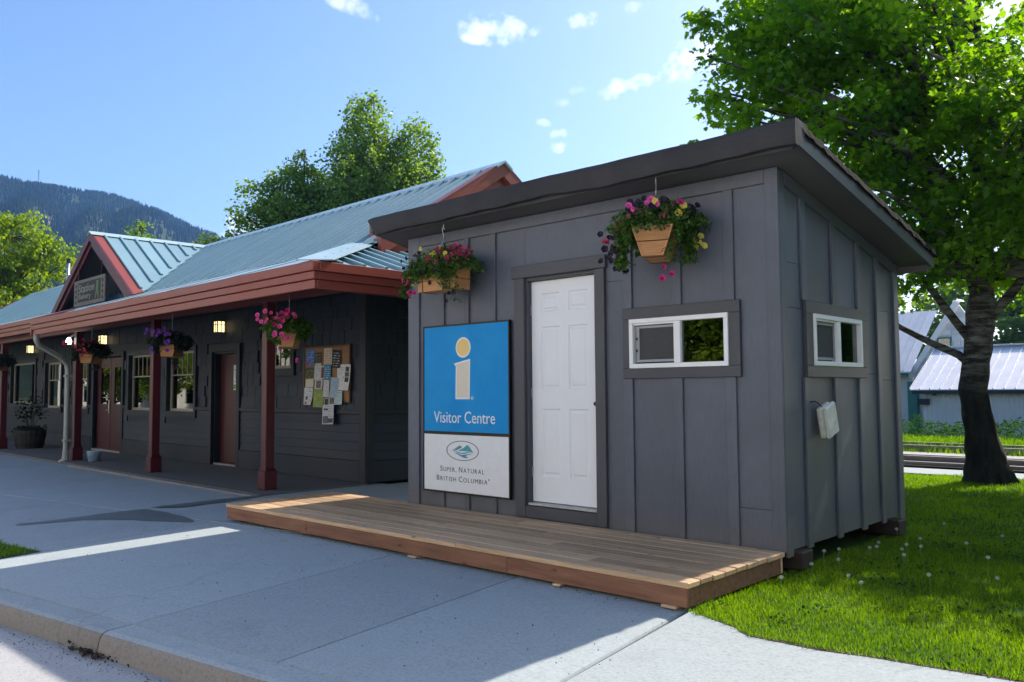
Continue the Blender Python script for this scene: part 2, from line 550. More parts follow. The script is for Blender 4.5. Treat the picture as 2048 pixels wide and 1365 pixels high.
# ------------------------------------------------------------------ mesh helpers
class MB:
    def __init__(s):
        s.v, s.f, s.mi = [], [], []

    def add(s, vs, fs, mi=0):
        o = len(s.v)
        s.v += [tuple(v) for v in vs]
        s.f += [tuple(i + o for i in f) for f in fs]
        s.mi += [mi] * len(fs)
        return s

    def box(s, a, b, mi=0):
        x0, y0, z0 = a
        x1, y1, z1 = b
        return s.add([(x0, y0, z0), (x1, y0, z0), (x1, y1, z0), (x0, y1, z0), (x0, y0, z1), (x1, y0, z1), (x1, y1, z1), (x0, y1, z1)],
                     [(0, 3, 2, 1), (4, 5, 6, 7), (0, 1, 5, 4), (1, 2, 6, 5), (2, 3, 7, 6), (3, 0, 4, 7)], mi)

    def cbox(s, a, b, c=0.004, mi=0):
        """box with chamfered edges"""
        a = [min(p, q) for p, q in zip(a, b)], [max(p, q) for p, q in zip(a, b)]
        lo, hi = a
        vs, idx = [], {}
        for sx in (0, 1):
            for sy in (0, 1):
                for sz in (0, 1):
                    P = [(lo, hi)[q][i] for i, q in enumerate((sx, sy, sz))]
                    I = [P[i] + (c if q == 0 else -c) for i, q in enumerate((sx, sy, sz))]
                    for ax in range(3):
                        w = list(I)
                        w[ax] = P[ax]
                        idx[(sx, sy, sz, ax)] = len(vs)
                        vs.append(w)
        fs = []
        for ax in range(3):
            o1, o2 = [i for i in range(3) if i != ax]
            for q in (0, 1):
                loop = []
                for (p, r) in ((0, 0), (1, 0), (1, 1), (0, 1)):
                    k = [0, 0, 0]
                    k[ax], k[o1], k[o2] = q, p, r
                    loop.append(idx[tuple(k) + (ax,)])
                fs.append(loop)
            for (p, r) in ((0, 0), (1, 0), (1, 1), (0, 1)):   # edge strips along ax
                k0, k1 = [0, 0, 0], [0, 0, 0]
                k0[o1], k0[o2], k1[o1], k1[o2] = p, r, p, r
                k1[ax] = 1
                fs.append([idx[tuple(k0) + (o1,)], idx[tuple(k1) + (o1,)], idx[tuple(k1) + (o2,)], idx[tuple(k0) + (o2,)]])
        for sx in (0, 1):
            for sy in (0, 1):
                for sz in (0, 1):
                    fs.append([idx[(sx, sy, sz, i)] for i in range(3)])
        return s.add(vs, fs, mi)

    def prism(s, poly, lo, hi, axis=1, mi=0):
        """polygon given in the two other axes, extruded along axis"""
        n = len(poly)

        def P(p, t):
            q = list(p)
            q.insert(axis, t)
            return q
        vs = [P(p, lo) for p in poly] + [P(p, hi) for p in poly]
        fs = [tuple(range(n)), tuple(range(2 * n - 1, n - 1, -1))] + [(i, i + n, (i + 1) % n + n, (i + 1) % n) for i in range(n)]
        return s.add(vs, fs, mi)

    def slab(s, pts, th, mi=0):
        """polygon in space thickened downwards"""
        n = len(pts)
        vs = [tuple(p) for p in pts] + [(p[0], p[1], p[2] - th) for p in pts]
        fs = [tuple(range(n)), tuple(range(2 * n - 1, n - 1, -1))] + [(i, i + n, (i + 1) % n + n, (i + 1) % n) for i in range(n)]
        return s.add(vs, fs, mi)

    def bar(s, p, q, w, h=None, upv=(0, 0, 1), mi=0):
        h = h or w
        p, q = Vector(p), Vector(q)
        d = (q - p).normalized()
        u = Vector(upv)
        if abs(d.dot(u)) > 0.98:
            u = Vector((1, 0, 0))
        sd = d.cross(u).normalized()
        u = sd.cross(d).normalized()
        vs = []
        for c in (p, q):
            for a, b in ((-1, -1), (1, -1), (1, 1), (-1, 1)):
                vs.append(c + sd * (a * w / 2) + u * (b * h / 2))
        return s.add(vs, [(0, 3, 2, 1), (4, 5, 6, 7), (0, 1, 5, 4), (1, 2, 6, 5), (2, 3, 7, 6), (3, 0, 4, 7)], mi)

    def tube(s, pts, rad, n=8, mi=0, cap=True):
        pts = [Vector(p) for p in pts]
        rad = rad if isinstance(rad, (list, tuple)) else [rad] * len(pts)
        rings, prev = [], None
        for i, p in enumerate(pts):
            d = (pts[min(i + 1, len(pts) - 1)] - pts[max(i - 1, 0)]).normalized()
            if prev is None:
                a = d.orthogonal().normalized()
            else:
                a = (prev - d * prev.dot(d)).normalized()
            prev = a
            b = d.cross(a)
            rings.append([p + (a * math.cos(2 * math.pi * k / n) + b * math.sin(2 * math.pi * k / n)) * rad[i] for k in range(n)])
        vs = [v for r in rings for v in r]
        fs = [(i * n + k, i * n + (k + 1) % n, (i + 1) * n + (k + 1) % n, (i + 1) * n + k) for i in range(len(pts) - 1) for k in range(n)]
        if cap:
            fs += [tuple(range(n - 1, -1, -1)), tuple(range((len(pts) - 1) * n, len(pts) * n))]
        return s.add(vs, fs, mi)

    def lathe(s, prof, n=16, c=(0, 0, 0), mi=0):
        vs = [(c[0] + r * math.cos(2 * math.pi * k / n), c[1] + r * math.sin(2 * math.pi * k / n), c[2] + z) for r, z in prof for k in range(n)]
        fs = [(i * n + k, i * n + (k + 1) % n, (i + 1) * n + (k + 1) % n, (i + 1) * n + k) for i in range(len(prof) - 1) for k in range(n)]
        return s.add(vs, fs, mi)

    def mesh(s, name, mats):
        me = bpy.data.meshes.new(name)
        me.from_pydata(s.v, [], s.f)
        for m in ([mats] if isinstance(mats, str) else mats):
            me.materials.append(MATS[m])
        if any(s.mi):
            me.polygons.foreach_set('material_index', s.mi)
        me.validate()
        bm_fix(me)
        return me

    def build(s, name, mats, parent=None, smooth=False, loc=None, rot=None):
        me = s.mesh(name, mats)
        if smooth:
            me.polygons.foreach_set('use_smooth', [True] * len(me.polygons))
        return link(name, me, parent, loc, rot)


import bmesh


def bm_fix(me):
    b = bmesh.new()
    b.from_mesh(me)
    bmesh.ops.recalc_face_normals(b, faces=b.faces)
    b.to_mesh(me)
    b.free()


def link(name, data, parent=None, loc=None, rot=None, scale=None):
    o = bpy.data.objects.new(name, data)
    C.objects.link(o)
    if parent:
        o.parent = parent
    if loc is not None:
        o.location = loc
    if rot is not None:
        o.rotation_euler = rot
    if scale is not None:
        o.scale = scale
    return o


def thing(name, label, cat, loc=(0, 0, 0), rotz=0.0, group=None):
    o = link(name, None, None, loc, (0, 0, rotz))
    o['label'], o['category'] = label, cat
    if group:
        o['group'] = group
    return o


def tag(o, label, cat, group=None):
    o['label'], o['category'] = label, cat
    if group:
        o['group'] = group
    return o


def setk(o, kind, label=None):
    o['kind'] = kind
    if label:
        o['label'] = label
    return o


UNIT = {}


def piece(name, mat, a, b, parent, rot=None, ch=0.0):
    """box-shaped piece: shares one unit mesh per material, scaled"""
    key = mat
    if key not in UNIT:
        UNIT[key] = MB().cbox((-.5, -.5, -.5), (.5, .5, .5), 0.012).mesh('piece_' + mat, mat)
    c = [(p + q) / 2 for p, q in zip(a, b)]
    d = [abs(q - p) for p, q in zip(a, b)]
    return link(name, UNIT[key], parent, c, rot, d)


def arr_mesh(name, verts, faces_n, k, mats, tint=None, smooth=False, mi=None):
    """numpy mesh: verts (N*k,3), every face uses k consecutive vertices"""
    me = bpy.data.meshes.new(name)
    nv = len(verts)
    me.vertices.add(nv)
    me.vertices.foreach_set('co', np.asarray(verts, np.float32).ravel())
    me.loops.add(faces_n * k)
    me.loops.foreach_set('vertex_index', np.arange(faces_n * k, dtype=np.int32))
    me.polygons.add(faces_n)
    me.polygons.foreach_set('loop_start', np.arange(0, faces_n * k, k, dtype=np.int32))
    for m in ([mats] if isinstance(mats, str) else mats):
        me.materials.append(MATS[m])
    if mi is not None:
        me.polygons.foreach_set('material_index', np.asarray(mi, np.int32))
    me.update(calc_edges=True)
    if tint is not None:
        at = me.attributes.new('tint', 'FLOAT', 'POINT')
        at.data.foreach_set('value', np.repeat(np.asarray(tint, np.float32), k))
    return me


LEAF = {
    'quad': np.array([(0, 0, 0), (.36, .45, .06), (0, 1, -.06), (-.36, .45, .06)]),
    'long': np.array([(0, 0, 0), (.16, .4, .04), (0, 1, -.1), (-.16, .4, .04)]),
    'round': np.array([(0, 0, 0), (.4, .25, .05), (.42, .7, .04), (0, 1, -.06), (-.42, .7, .04), (-.4, .25, .05)]),
    'maple': np.array([(0, 0, 0), (.28, .02, .02), (.62, .22, -.02), (.34, .42, .05), (.55, .78, -.03), (.2, .68, .04), (0, 1.08, -.08),
                       (-.2, .68, .04), (-.55, .78, -.03), (-.34, .42, .05), (-.62, .22, -.02), (-.28, .02, .02)]),
}


def leaves(name, pts, size, kind, mat, seed, droop=0.35, parent=None, tintv=None, updir=None, mats=None):
    g = np.random.default_rng(seed)
    pts = np.asarray(pts, float)
    n = len(pts)
    base = LEAF[kind]
    k = len(base)
    # leaf axis: random around, drooping; normal: mostly up with scatter
    ang = g.uniform(0, 2 * np.pi, n)
    el = g.normal(-droop, 0.45, n)
    y = np.stack([np.cos(ang) * np.cos(el), np.sin(ang) * np.cos(el), np.sin(el)], 1)
    nrm = g.normal(0, 0.55, (n, 3)) + np.array([0, 0, 1.0])
    x = np.cross(y, nrm)
    x /= np.linalg.norm(x, axis=1, keepdims=True) + 1e-9
    z = np.cross(x, y)
    sz = size * g.uniform(0.65, 1.3, n) if np.isscalar(size) else size
    V = pts[:, None, :] + sz[:, None, None] * (base[None, :, 0, None] * x[:, None, :] + base[None, :, 1, None] * y[:, None, :] + base[None, :, 2, None] * z[:, None, :])
    t = g.uniform(0, 1, n) if tintv is None else np.clip(tintv + g.normal(0, .12, n), 0, 1)
    me = arr_mesh(name, V.reshape(-1, 3), n, k, mats or mat, t)
    return link(name, me, parent)


def gz(x, y):
    """height of the paving: falls gently towards the street"""
    return 0.003 * min(0, x) + 0.024 * min(0, y + 1.3)


# ------------------------------------------------------------------ ground
def ground():
    # big sheet reaching the horizon, with the land dropping behind the tracks
    xs = [-2500, -900, -300, -120, -60, -45] + list(range(-40, 31, 5)) + [60, 200, 900, 2500]
    ys = [-2500, -700, -100, -40, -20, -12, -7, -5, -3, 0, 3, 6, 9, 12, 15, 18, 21, 25, 30, 40, 60, 120, 400, 1200, 2500]
    m = MB()
    vs = []
    for y in ys:
        for x in xs:
            z = -0.26
            if y > 17:
                z = -0.26 - 1.15 * min(1, (y - 17) / 14)
            elif y >= 3 and x > -3.9 - 0:
                z = -0.12
            vs.append((x, y, z))
    n = len(xs)
    fs = [(j * n + i, j * n + i + 1, (j + 1) * n + i + 1, (j + 1) * n + i) for j in range(len(ys) - 1) for i in range(n - 1)]
    m.add(vs, fs)
    setk(m.build('ground', 'field'), 'structure', 'open grassy ground around the station yard')


ground()
CE, CN = Vector((.991, .132)), Vector((-.132, .991))   # along the kerb, away from the street


def cf(e, n):
    """kerb frame -> world xy"""
    return (CE.x * e + CN.x * n, CE.y * e + CN.y * n)


def clip_poly(poly, a, b, c):
    """keep the side a*x+b*y <= c"""
    out = []
    for i in range(len(poly)):
        p, q = poly[i], poly[(i + 1) % len(poly)]
        dp, dq = a * p[0] + b * p[1] - c, a * q[0] + b * q[1] - c
        if dp <= 0:
            out.append(p)
        if dp * dq < 0:
            t = dp / (dp - dq)
            out.append((p[0] + (q[0] - p[0]) * t, p[1] + (q[1] - p[1]) * t))
    return out


def paving():
    side = link('sidewalk', None)
    setk(side, 'structure', 'pale concrete sidewalk of jointed slabs in front of the deck')

    def slab(poly, name='concrete_slab', mat='concrete', th=0.12, dz=0.0):
        if len(poly) < 3:
            return
        cx = sum(p[0] for p in poly) / len(poly)
        cy = sum(p[1] for p in poly) / len(poly)
        ins = []
        for p in poly:
            ins.append((p[0], p[1], gz(*p) + dz))
        m = MB()
        n = len(ins)
        g = 0.013
        top = []
        for (x, y, z) in ins:
            d = math.hypot(cx - x, cy - y)
            top.append((x + (cx - x) / d * g, y + (cy - y) / d * g, z))
        low = [(x, y, z - 0.012) for x, y, z in ins]
        bot = [(x, y, z - th) for x, y, z in ins]
        vs = top + low + bot + [(cx, cy, gz(cx, cy) + dz)]
        fs = []
        for i in range(n):
            j = (i + 1) % n
            fs += [(i, j, 3 * n), (i, i + n, j + n, j), (i + n, i + 2 * n, j + 2 * n, j + n)]
        m.add(vs, fs)
        m.build(name, mat, side)

    G = 0.004
    eA = [-26, -21, -16.5, -12.3, -9.1, -6.0, -3.03, -1.65, -0.22, 2.6, 5.4]
    for i in range(len(eA) - 1):
        e0, e1 = eA[i] + G, eA[i + 1] - G
        n0 = -2.47 if e1 < -5.9 and e0 > -13 else -3.34
        n1 = -0.70
        if e0 > -0.3:
            n1 = -1.37 if e0 < 2 else -1.25
        lo, hi = n0 + G, n1 - G
        # split long slabs so they follow the slope
        poly = [cf(e0, lo), cf(e1, lo), cf(e1, hi), cf(e0, hi)]
        if e0 > -0.3:      # the slab beside the lawn has a worn curved edge
            if e0 < 2:
                poly = [cf(e0, lo), cf(e1, lo), (2.35, -1.36), (1.85, -1.44), (1.41, -1.5), (1.18, -1.52), (.92, -1.58), (.70, -1.59), (.52, -1.60), (.29, -1.47), (.05, -1.42), (-0.0, -1.36)]
            else:
                poly = [cf(e0, lo), cf(e1, lo), cf(e1, -1.9), cf(2.63, -1.62)]
            slab(poly)
            continue
        mid = (lo * 0.45 + hi * 0.55)
        slab([cf(e0, lo), cf(e1, lo), cf(e1, hi), cf(e0, hi)])
    eB = [-26, -20.5, -15.5, -11.5, -7.75, -4.6]
    for i in range(len(eB) - 1):
        e0, e1 = eB[i] + G, eB[i + 1] - G
        slab([cf(e0, -0.70 + G), cf(e1, -0.70 + G), cf(e1, 2.75 + max(0, (e0 + 12) * 0.02)), cf(e0, 3.1)])
    slab([cf(-4.6 + G, -.70 + G), cf(-.6, -.70 + G), cf(-.6, .6), cf(-4.2, 1.35), cf(-4.6 + G, 1.35)])
    slab([cf(-6.4, 2.75), cf(-4.7, 1.5), (-4.75, 3.6), (-6.6, 8.5), (-7.6, 8.5), (-7.3, 2.0)], dz=-0.006)
    # edge strip between slabs and kerb, cast in lengths
    kerb = setk(link('kerb', None), 'structure', 'brown stained concrete kerb along the street')
    e = [-27, -24, -21, -18, -15, -12, -9, -6, -3.02, 0, 3, 6, 9]
    for i in range(len(e) - 1):
        m = MB()
        a, b = e[i] + 0.006, e[i + 1] - 0.006
        prof = [(-3.345, 0), (-3.50, 0), (-3.535, -.012), (-3.553, -.04), (-3.575, -0.14), (-3.60, -.30), (-3.345, -.30)]
        vs = []
        nseg = 6
        for s_ in range(nseg + 1):
            ee = a + (b - a) * s_ / nseg
            for n_, z in prof:
                x, y = cf(ee, n_)
                w = 0.004 * math.sin(ee * 5.1) if z < -0.03 else 0
                vs.append((x, y + w, gz(*cf(ee, -3.4)) + z))
        k = len(prof)
        fs = [(s_ * k + j, s_ * k + (j + 1) % k, (s_ + 1) * k + (j + 1) % k, (s_ + 1) * k + j) for s_ in range(nseg) for j in range(k)]
        fs += [tuple(range(k)), tuple(range(nseg * k + k - 1, nseg * k - 1, -1))]
        m.add(vs, fs)
        # top strip uses the pale slab concrete, the face is stained
        o = m.build('kerb_segment', ['concrete_curb', 'concrete'], kerb)
        for p in o.data.polygons:
            if p.normal.z > 0.7:
                p.material_index = 1
    # street
    m = MB()
    pts = []
    es = [-60, -27, -15, -8, -4, 0, 4, 9, 40]
    for ee in es:
        for n_, dz in ((-3.56, -.135), (-4.3, -.15), (-8, -.10), (-24, -.2)):
            x, y = cf(ee, n_)
            pts.append((x, y, gz(*cf(ee, -3.4)) + dz))
    fs = [(i * 4 + j, (i + 1) * 4 + j, (i + 1) * 4 + j + 1, i * 4 + j + 1) for i in range(len(es) - 1) for j in range(3)]
    m.add(pts, fs)
    setk(m.build('road', 'road'), 'structure', 'pale sunlit street surface beside the kerb')
    # leaf litter caught at the kerb joint
    g = np.random.default_rng(3)
    P = []
    for _ in range(90):
        ee = g.normal(-3.05, .12)
        x, y = cf(ee, -3.585 - abs(g.normal(0, .02)))
        P.append((x, y, gz(x, -3.4) - .125 + g.uniform(0, .012)))
    o = leaves('leaf_litter', P, 0.03, 'quad', 'old_timber', 4)
    setk(o, 'stuff', 'brown leaf litter caught at the foot of the kerb joint')


paving()


def stain(name, pts, label):
    g = random.Random(len(pts) + int(abs(pts[0][0]) * 100))
    out = []
    for i in range(len(pts)):
        p, q = pts[i], pts[(i + 1) % len(pts)]
        n = max(2, int(math.hypot(p[0] - q[0], p[1] - q[1]) / .12))
        for k in range(n):
            t = k / n
            out.append((p[0] + (q[0] - p[0]) * t + g.uniform(-.02, .02), p[1] + (q[1] - p[1]) * t + g.uniform(-.02, .02)))
    m = MB().add([(x, y, gz(x, y) + .004) for x, y in out], [tuple(range(len(out)))])
    setk(m.build(name, 'wet_concrete'), 'structure', label)


concrete('wet_concrete', (0.135, 0.15, 0.155))
MATS['wet_concrete'].node_tree.nodes['Principled BSDF'].inputs['Roughness'].default_value = .5
stain('wet_patch', [(-7.45, -1.52), (-6.9, -1.50), (-6.35, -1.52), (-5.95, -1.62), (-6.2, -1.78), (-6.7, -1.98), (-7.2, -2.3), (-7.42, -2.9), (-7.55, -2.9), (-7.50, -2.3), (-7.5, -1.8)], 'damp dark patch along the slab joint')
stain('wet_patch', [(-7.5, -1.42), (-7.2, -1.2), (-7.28, -.5), (-7.42, .1), (-7.58, .1), (-7.55, -.6)], 'damp dark streak along the joint by the porch')


gq = np.random.default_rng(17)
P = []
for _ in range(900):
    ee = gq.uniform(-8, 1)
    x, y = cf(ee, -3.60 - abs(gq.normal(0, .09)))
    P.append((x, y, gz(*cf(ee, -3.4)) - .134 + gq.uniform(0, .004)))
for _ in range(260):
    x, y = gq.uniform(-5.5, .2), gq.uniform(-3.6, -1.45)
    P.append((x, y, gz(x, y) + .002))
for _ in range(220):
    P.append((gq.uniform(-5.6, -.1), -1.41 - abs(gq.normal(0, .025)), gz(0, -1.4) + .003))
setk(leaves('grit', P, .011, 'quad', 'old_timber', 18, droop=0), 'stuff', 'small dark grit and leaf scraps on the paving')
# clover and broad weeds in the lawn
P = []
for _ in range(160):
    c = (gq.uniform(.05, 3.2), gq.uniform(-1.4, 5))
    for _ in range(int(gq.uniform(4, 22))):
        P.append((c[0] + gq.normal(0, .06), c[1] + gq.normal(0, .06), gq.uniform(.0, .022)))
P = np.array(P)
P = P[in_poly(P, LAWN)] if False else P
setk(leaves('clover', P, .022, 'round', 'weed_leaf', 19, droop=-.1), 'stuff', 'low clover and weed leaves scattered through the lawn')


# left small lawn, right lawn
def poly_surface(name, poly, z, mat, label, kind='structure'):
    m = MB()
    m.add([(p[0], p[1], z(p) if callable(z) else z) for p in poly], [tuple(range(len(poly)))])
    return setk(m.build(name, mat), kind, label)


LAWN = [(0.0, -1.36), (.05, -1.40), (.29, -1.45), (.52, -1.58), (.70, -1.57), (.92, -1.56), (1.18, -1.50), (1.41, -1.48), (1.85, -1.42), (2.35, -1.34), (2.62, -1.25),
        (14, -1.0), (14, 9.6), (-1.0, 8.42), (-6.5, 7.3), (-6.5, 3.6), (-4.7, 3.6), (-4.72, .6), (-4.3, .02), (0.0, .02)]
poly_surface('lawn', LAWN, -0.012, 'lawn', 'clipped green lawn beside and behind the shed')
LAWN2 = [cf(-12.9, -3.34), cf(-6.02, -3.34), cf(-6.02, -2.48), cf(-12.9, -2.48)]
poly_surface('grass_verge', LAWN2, lambda p: gz(*p) - 0.002, 'lawn', 'small rectangular patch of lawn at the left by the street')


def in_poly(P, poly):
    x, y = P[:, 0], P[:, 1]
    ins = np.zeros(len(P), bool)
    n = len(poly)
    j = n - 1
    for i in range(n):
        xi, yi = poly[i][:2]
        xj, yj = poly[j][:2]
        c = ((yi > y) != (yj > y)) & (x < (xj - xi) * (y - yi) / (yj - yi + 1e-12) + xi)
        ins ^= c
        j = i
    return ins


def blades(name, poly, z0, dens, h, w, seed, label, box, mat='blade', fall=None, lean=0.35):
    g = np.random.default_rng(seed)
    x0, y0, x1, y1 = box
    n = int((x1 - x0) * (y1 - y0) * dens)
    P = np.stack([g.uniform(x0, x1, n), g.uniform(y0, y1, n)], 1)
    P = P[in_poly(P, poly)]
    if fall is not None:
        P = P[g.uniform(0, 1, len(P)) < fall(P)]
    n = len(P)
    # uneven mowing: clumps of taller and shorter grass
    cl = 0.5 + 0.5 * np.sin(P[:, 0] * 5.3 + 1.7 * np.sin(P[:, 1] * 3.1)) * np.sin(P[:, 1] * 4.7 + 1.3 * np.sin(P[:, 0] * 2.9))
    hh = h * g.uniform(0.5, 1.35, n) * (0.75 + 0.5 * cl)
    a = g.uniform(0, 2 * np.pi, n)
    la = g.uniform(0, 2 * np.pi, n)
    ln = g.uniform(0, lean, n) * hh * 2
    dx = np.stack([np.cos(a), np.sin(a), np.zeros(n)], 1) * (w * g.uniform(.7, 1.3, n))[:, None]
    zz = np.array([z0(p) for p in P]) if callable(z0) else np.full(n, z0)
    b = np.stack([P[:, 0], P[:, 1], zz], 1)
    tip = b + np.stack([np.cos(la) * ln, np.sin(la) * ln, hh], 1)
    mid = b + (tip - b) * np.array([.4, .4, .62])
    V = np.stack([b - dx / 2, b + dx / 2, mid + dx * .4, tip, mid - dx * .4], 1)
    pt = np.sin(P[:, 0] * 2.1 + 2 * np.sin(P[:, 1] * 1.3 + 1)) * np.sin(P[:, 1] * 1.9 + 1.5 * np.sin(P[:, 0] * 1.7))
    tint = np.clip(0.42 + 0.22 * cl + .22 * pt + g.normal(0, .2, n), 0, 1)
    me = arr_mesh(name, V.reshape(-1, 3), n, 5, mat, tint)
    o = link(name, me)
    return setk(o, 'stuff', label)


LB = [(-.0, -1.40)] + [(p[0], p[1] + 0.012 * ((i % 2) * 2 - 1)) for i, p in enumerate(LAWN[1:11])] + LAWN[11:]
blades('grass', LB, -0.012, 7600, .029, .004, 11, 'short bright green lawn grass around the shed', (-.05, -1.65, 3.6, 3.0), fall=lambda P: np.clip(1.25 - (P[:, 1] + 1.4) * .16, .3, 1) * (P[:, 0] < 0.9 + (P[:, 1] + 4.2) * 0.62))
blades('grass', LB, -0.012, 1700, .038, .008, 12, 'short green lawn grass running back to the tree', (-4.7, 3.0, 3.8, 9.0), fall=lambda P: (P[:, 0] < 0.9 + (P[:, 1] + 4.2) * 0.62) * (P[:, 0] > -3.2))
blades('grass', LB, -0.012, 3500, .05, .006, 14, 'strip of grass at the left foot of the shed', (-5.2, .02, -4.2, 2.6))
blades('grass', LAWN2, lambda p: gz(*p), 1600, .045, .006, 13, 'grass of the small verge at the left', (-13, -6.5, -5.5, -2.2))
# longer fringe grass along the worn edge of the slab and against the deck
g_ = np.random.default_rng(5)
fr = []
edge = LAWN[1:11]
for a_, b_ in zip(edge[:-1], edge[1:]):
    for t_ in np.linspace(0, 1, 70):
        fr.append((a_[0] + (b_[0] - a_[0]) * t_ + g_.normal(0, .012), a_[1] + (b_[1] - a_[1]) * t_ + .01 + g_.normal(0, .014)))
for t_ in np.linspace(-1.36, 0, 260):
    fr.append((0.03 + abs(g_.normal(0, .02)), t_))
n_ = len(fr)
P_ = np.array(fr)
a_ = g_.uniform(0, 6.28, n_)
hh_ = g_.uniform(.02, .06, n_)
b_ = np.stack([P_[:, 0], P_[:, 1], np.full(n_, -.012)], 1)
dx_ = np.stack([np.cos(a_), np.sin(a_), 0 * a_], 1) * .006
tp_ = b_ + np.stack([np.cos(a_ * 3) * hh_ * .5, np.sin(a_ * 3) * hh_ * .5 - .015, hh_], 1)
setk(link('edge_grass', arr_mesh('edge_grass', np.stack([b_ - dx_ / 2, b_ + dx_ / 2, tp_], 1).reshape(-1, 3), n_, 3, 'blade', g_.uniform(.1, .8, n_))), 'stuff',
     'ragged grass fringe along the slab edge and the deck end')
# bare soil line along the edge of the slab
m = MB()
ed = LAWN[1:11]
m.add([(p[0], p[1] - .022, -.006) for p in ed] + [(p[0], p[1] + .02, -.004) for p in ed], [(i, i + 1, i + 1 + len(ed), i + len(ed)) for i in range(len(ed) - 1)])
setk(m.build('soil_edge', 'soil'), 'structure', 'thin line of bare soil between slab and lawn')

# far yard: platform strip, gravel, verge
m = MB().box((-60, 8.45, -.2), (40, 9.42, -.002))
setk(m.build('platform_path', 'concrete'), 'structure', 'narrow sunlit concrete path between lawn and rails')
m = MB().add([(-60, 9.42, -.03), (40, 9.42, -.03), (40, 13.4, -.015), (-60, 13.4, -.015)], [(0, 1, 2, 3)])
setk(m.build('gravel_bed', 'gravel'), 'structure', 'pale gravel bed of the railway')
m = MB().add([(-60, 13.4, -.02), (40, 13.4, -.02), (40, 19, -.25), (-60, 19, -.25)], [(0, 1, 2, 3)])
setk(m.build('track_verge', 'field'), 'structure', 'grassy verge beyond the rails')


def rails():
    t = thing('railway_track', 'nearest railway track with dark timbers and shiny rail heads behind the lawn', 'railway track')
    for y, h in ((9.62, .05), (10.28, .10)):
        m = MB()
        m.box((-50, y - .11, -.03), (30, y + .11, h * .5))
        m.build('guard_timber', 'creosote', t)
        m = MB()
        m.box((-50, y + .17 - .06, -.02), (30, y + .17 + .06, .0)).box((-50, y + .17 - .012, 0), (30, y + .17 + .012, h)).box((-50, y + .17 - .032, h), (30, y + .17 + .032, h + .03))
        m.build('rail', 'steel_rail', t)
    m = MB().box((-50, 10.75, -.03), (30, 11.15, .10))
    m.build('platform_timber', 'creosote', t)
    for i in range(60):
        piece('sleeper', 'creosote', (-30 + i * .62, 9.3, -.06), (-30 + i * .62 + .22, 11.5, -.012), t)
    t2 = thing('railway_track', 'farther rusty railway track half sunk in grass', 'railway track')
    for y in (14.0, 15.1):
        m = MB()
        m.box((-60, y - .05, -.05), (40, y + .05, .0)).box((-60, y - .012, 0), (40, y + .012, .07)).box((-60, y - .03, .07), (40, y + .03, .10))
        m.build('rail', 'steel_rail', t2)


rails()
BIGP = [(-40, 13.0), (12, 13.0), (12, 20), (-40, 20)]
blades('tall_grass', BIGP, -.05, 420, .13, .016, 15, 'long sunlit grass on the verge beyond the rails', (-14, 13.2, 6, 19), fall=lambda P: np.clip((P[:, 1] - 12.9) / 2.4, .12, 1), lean=.3)


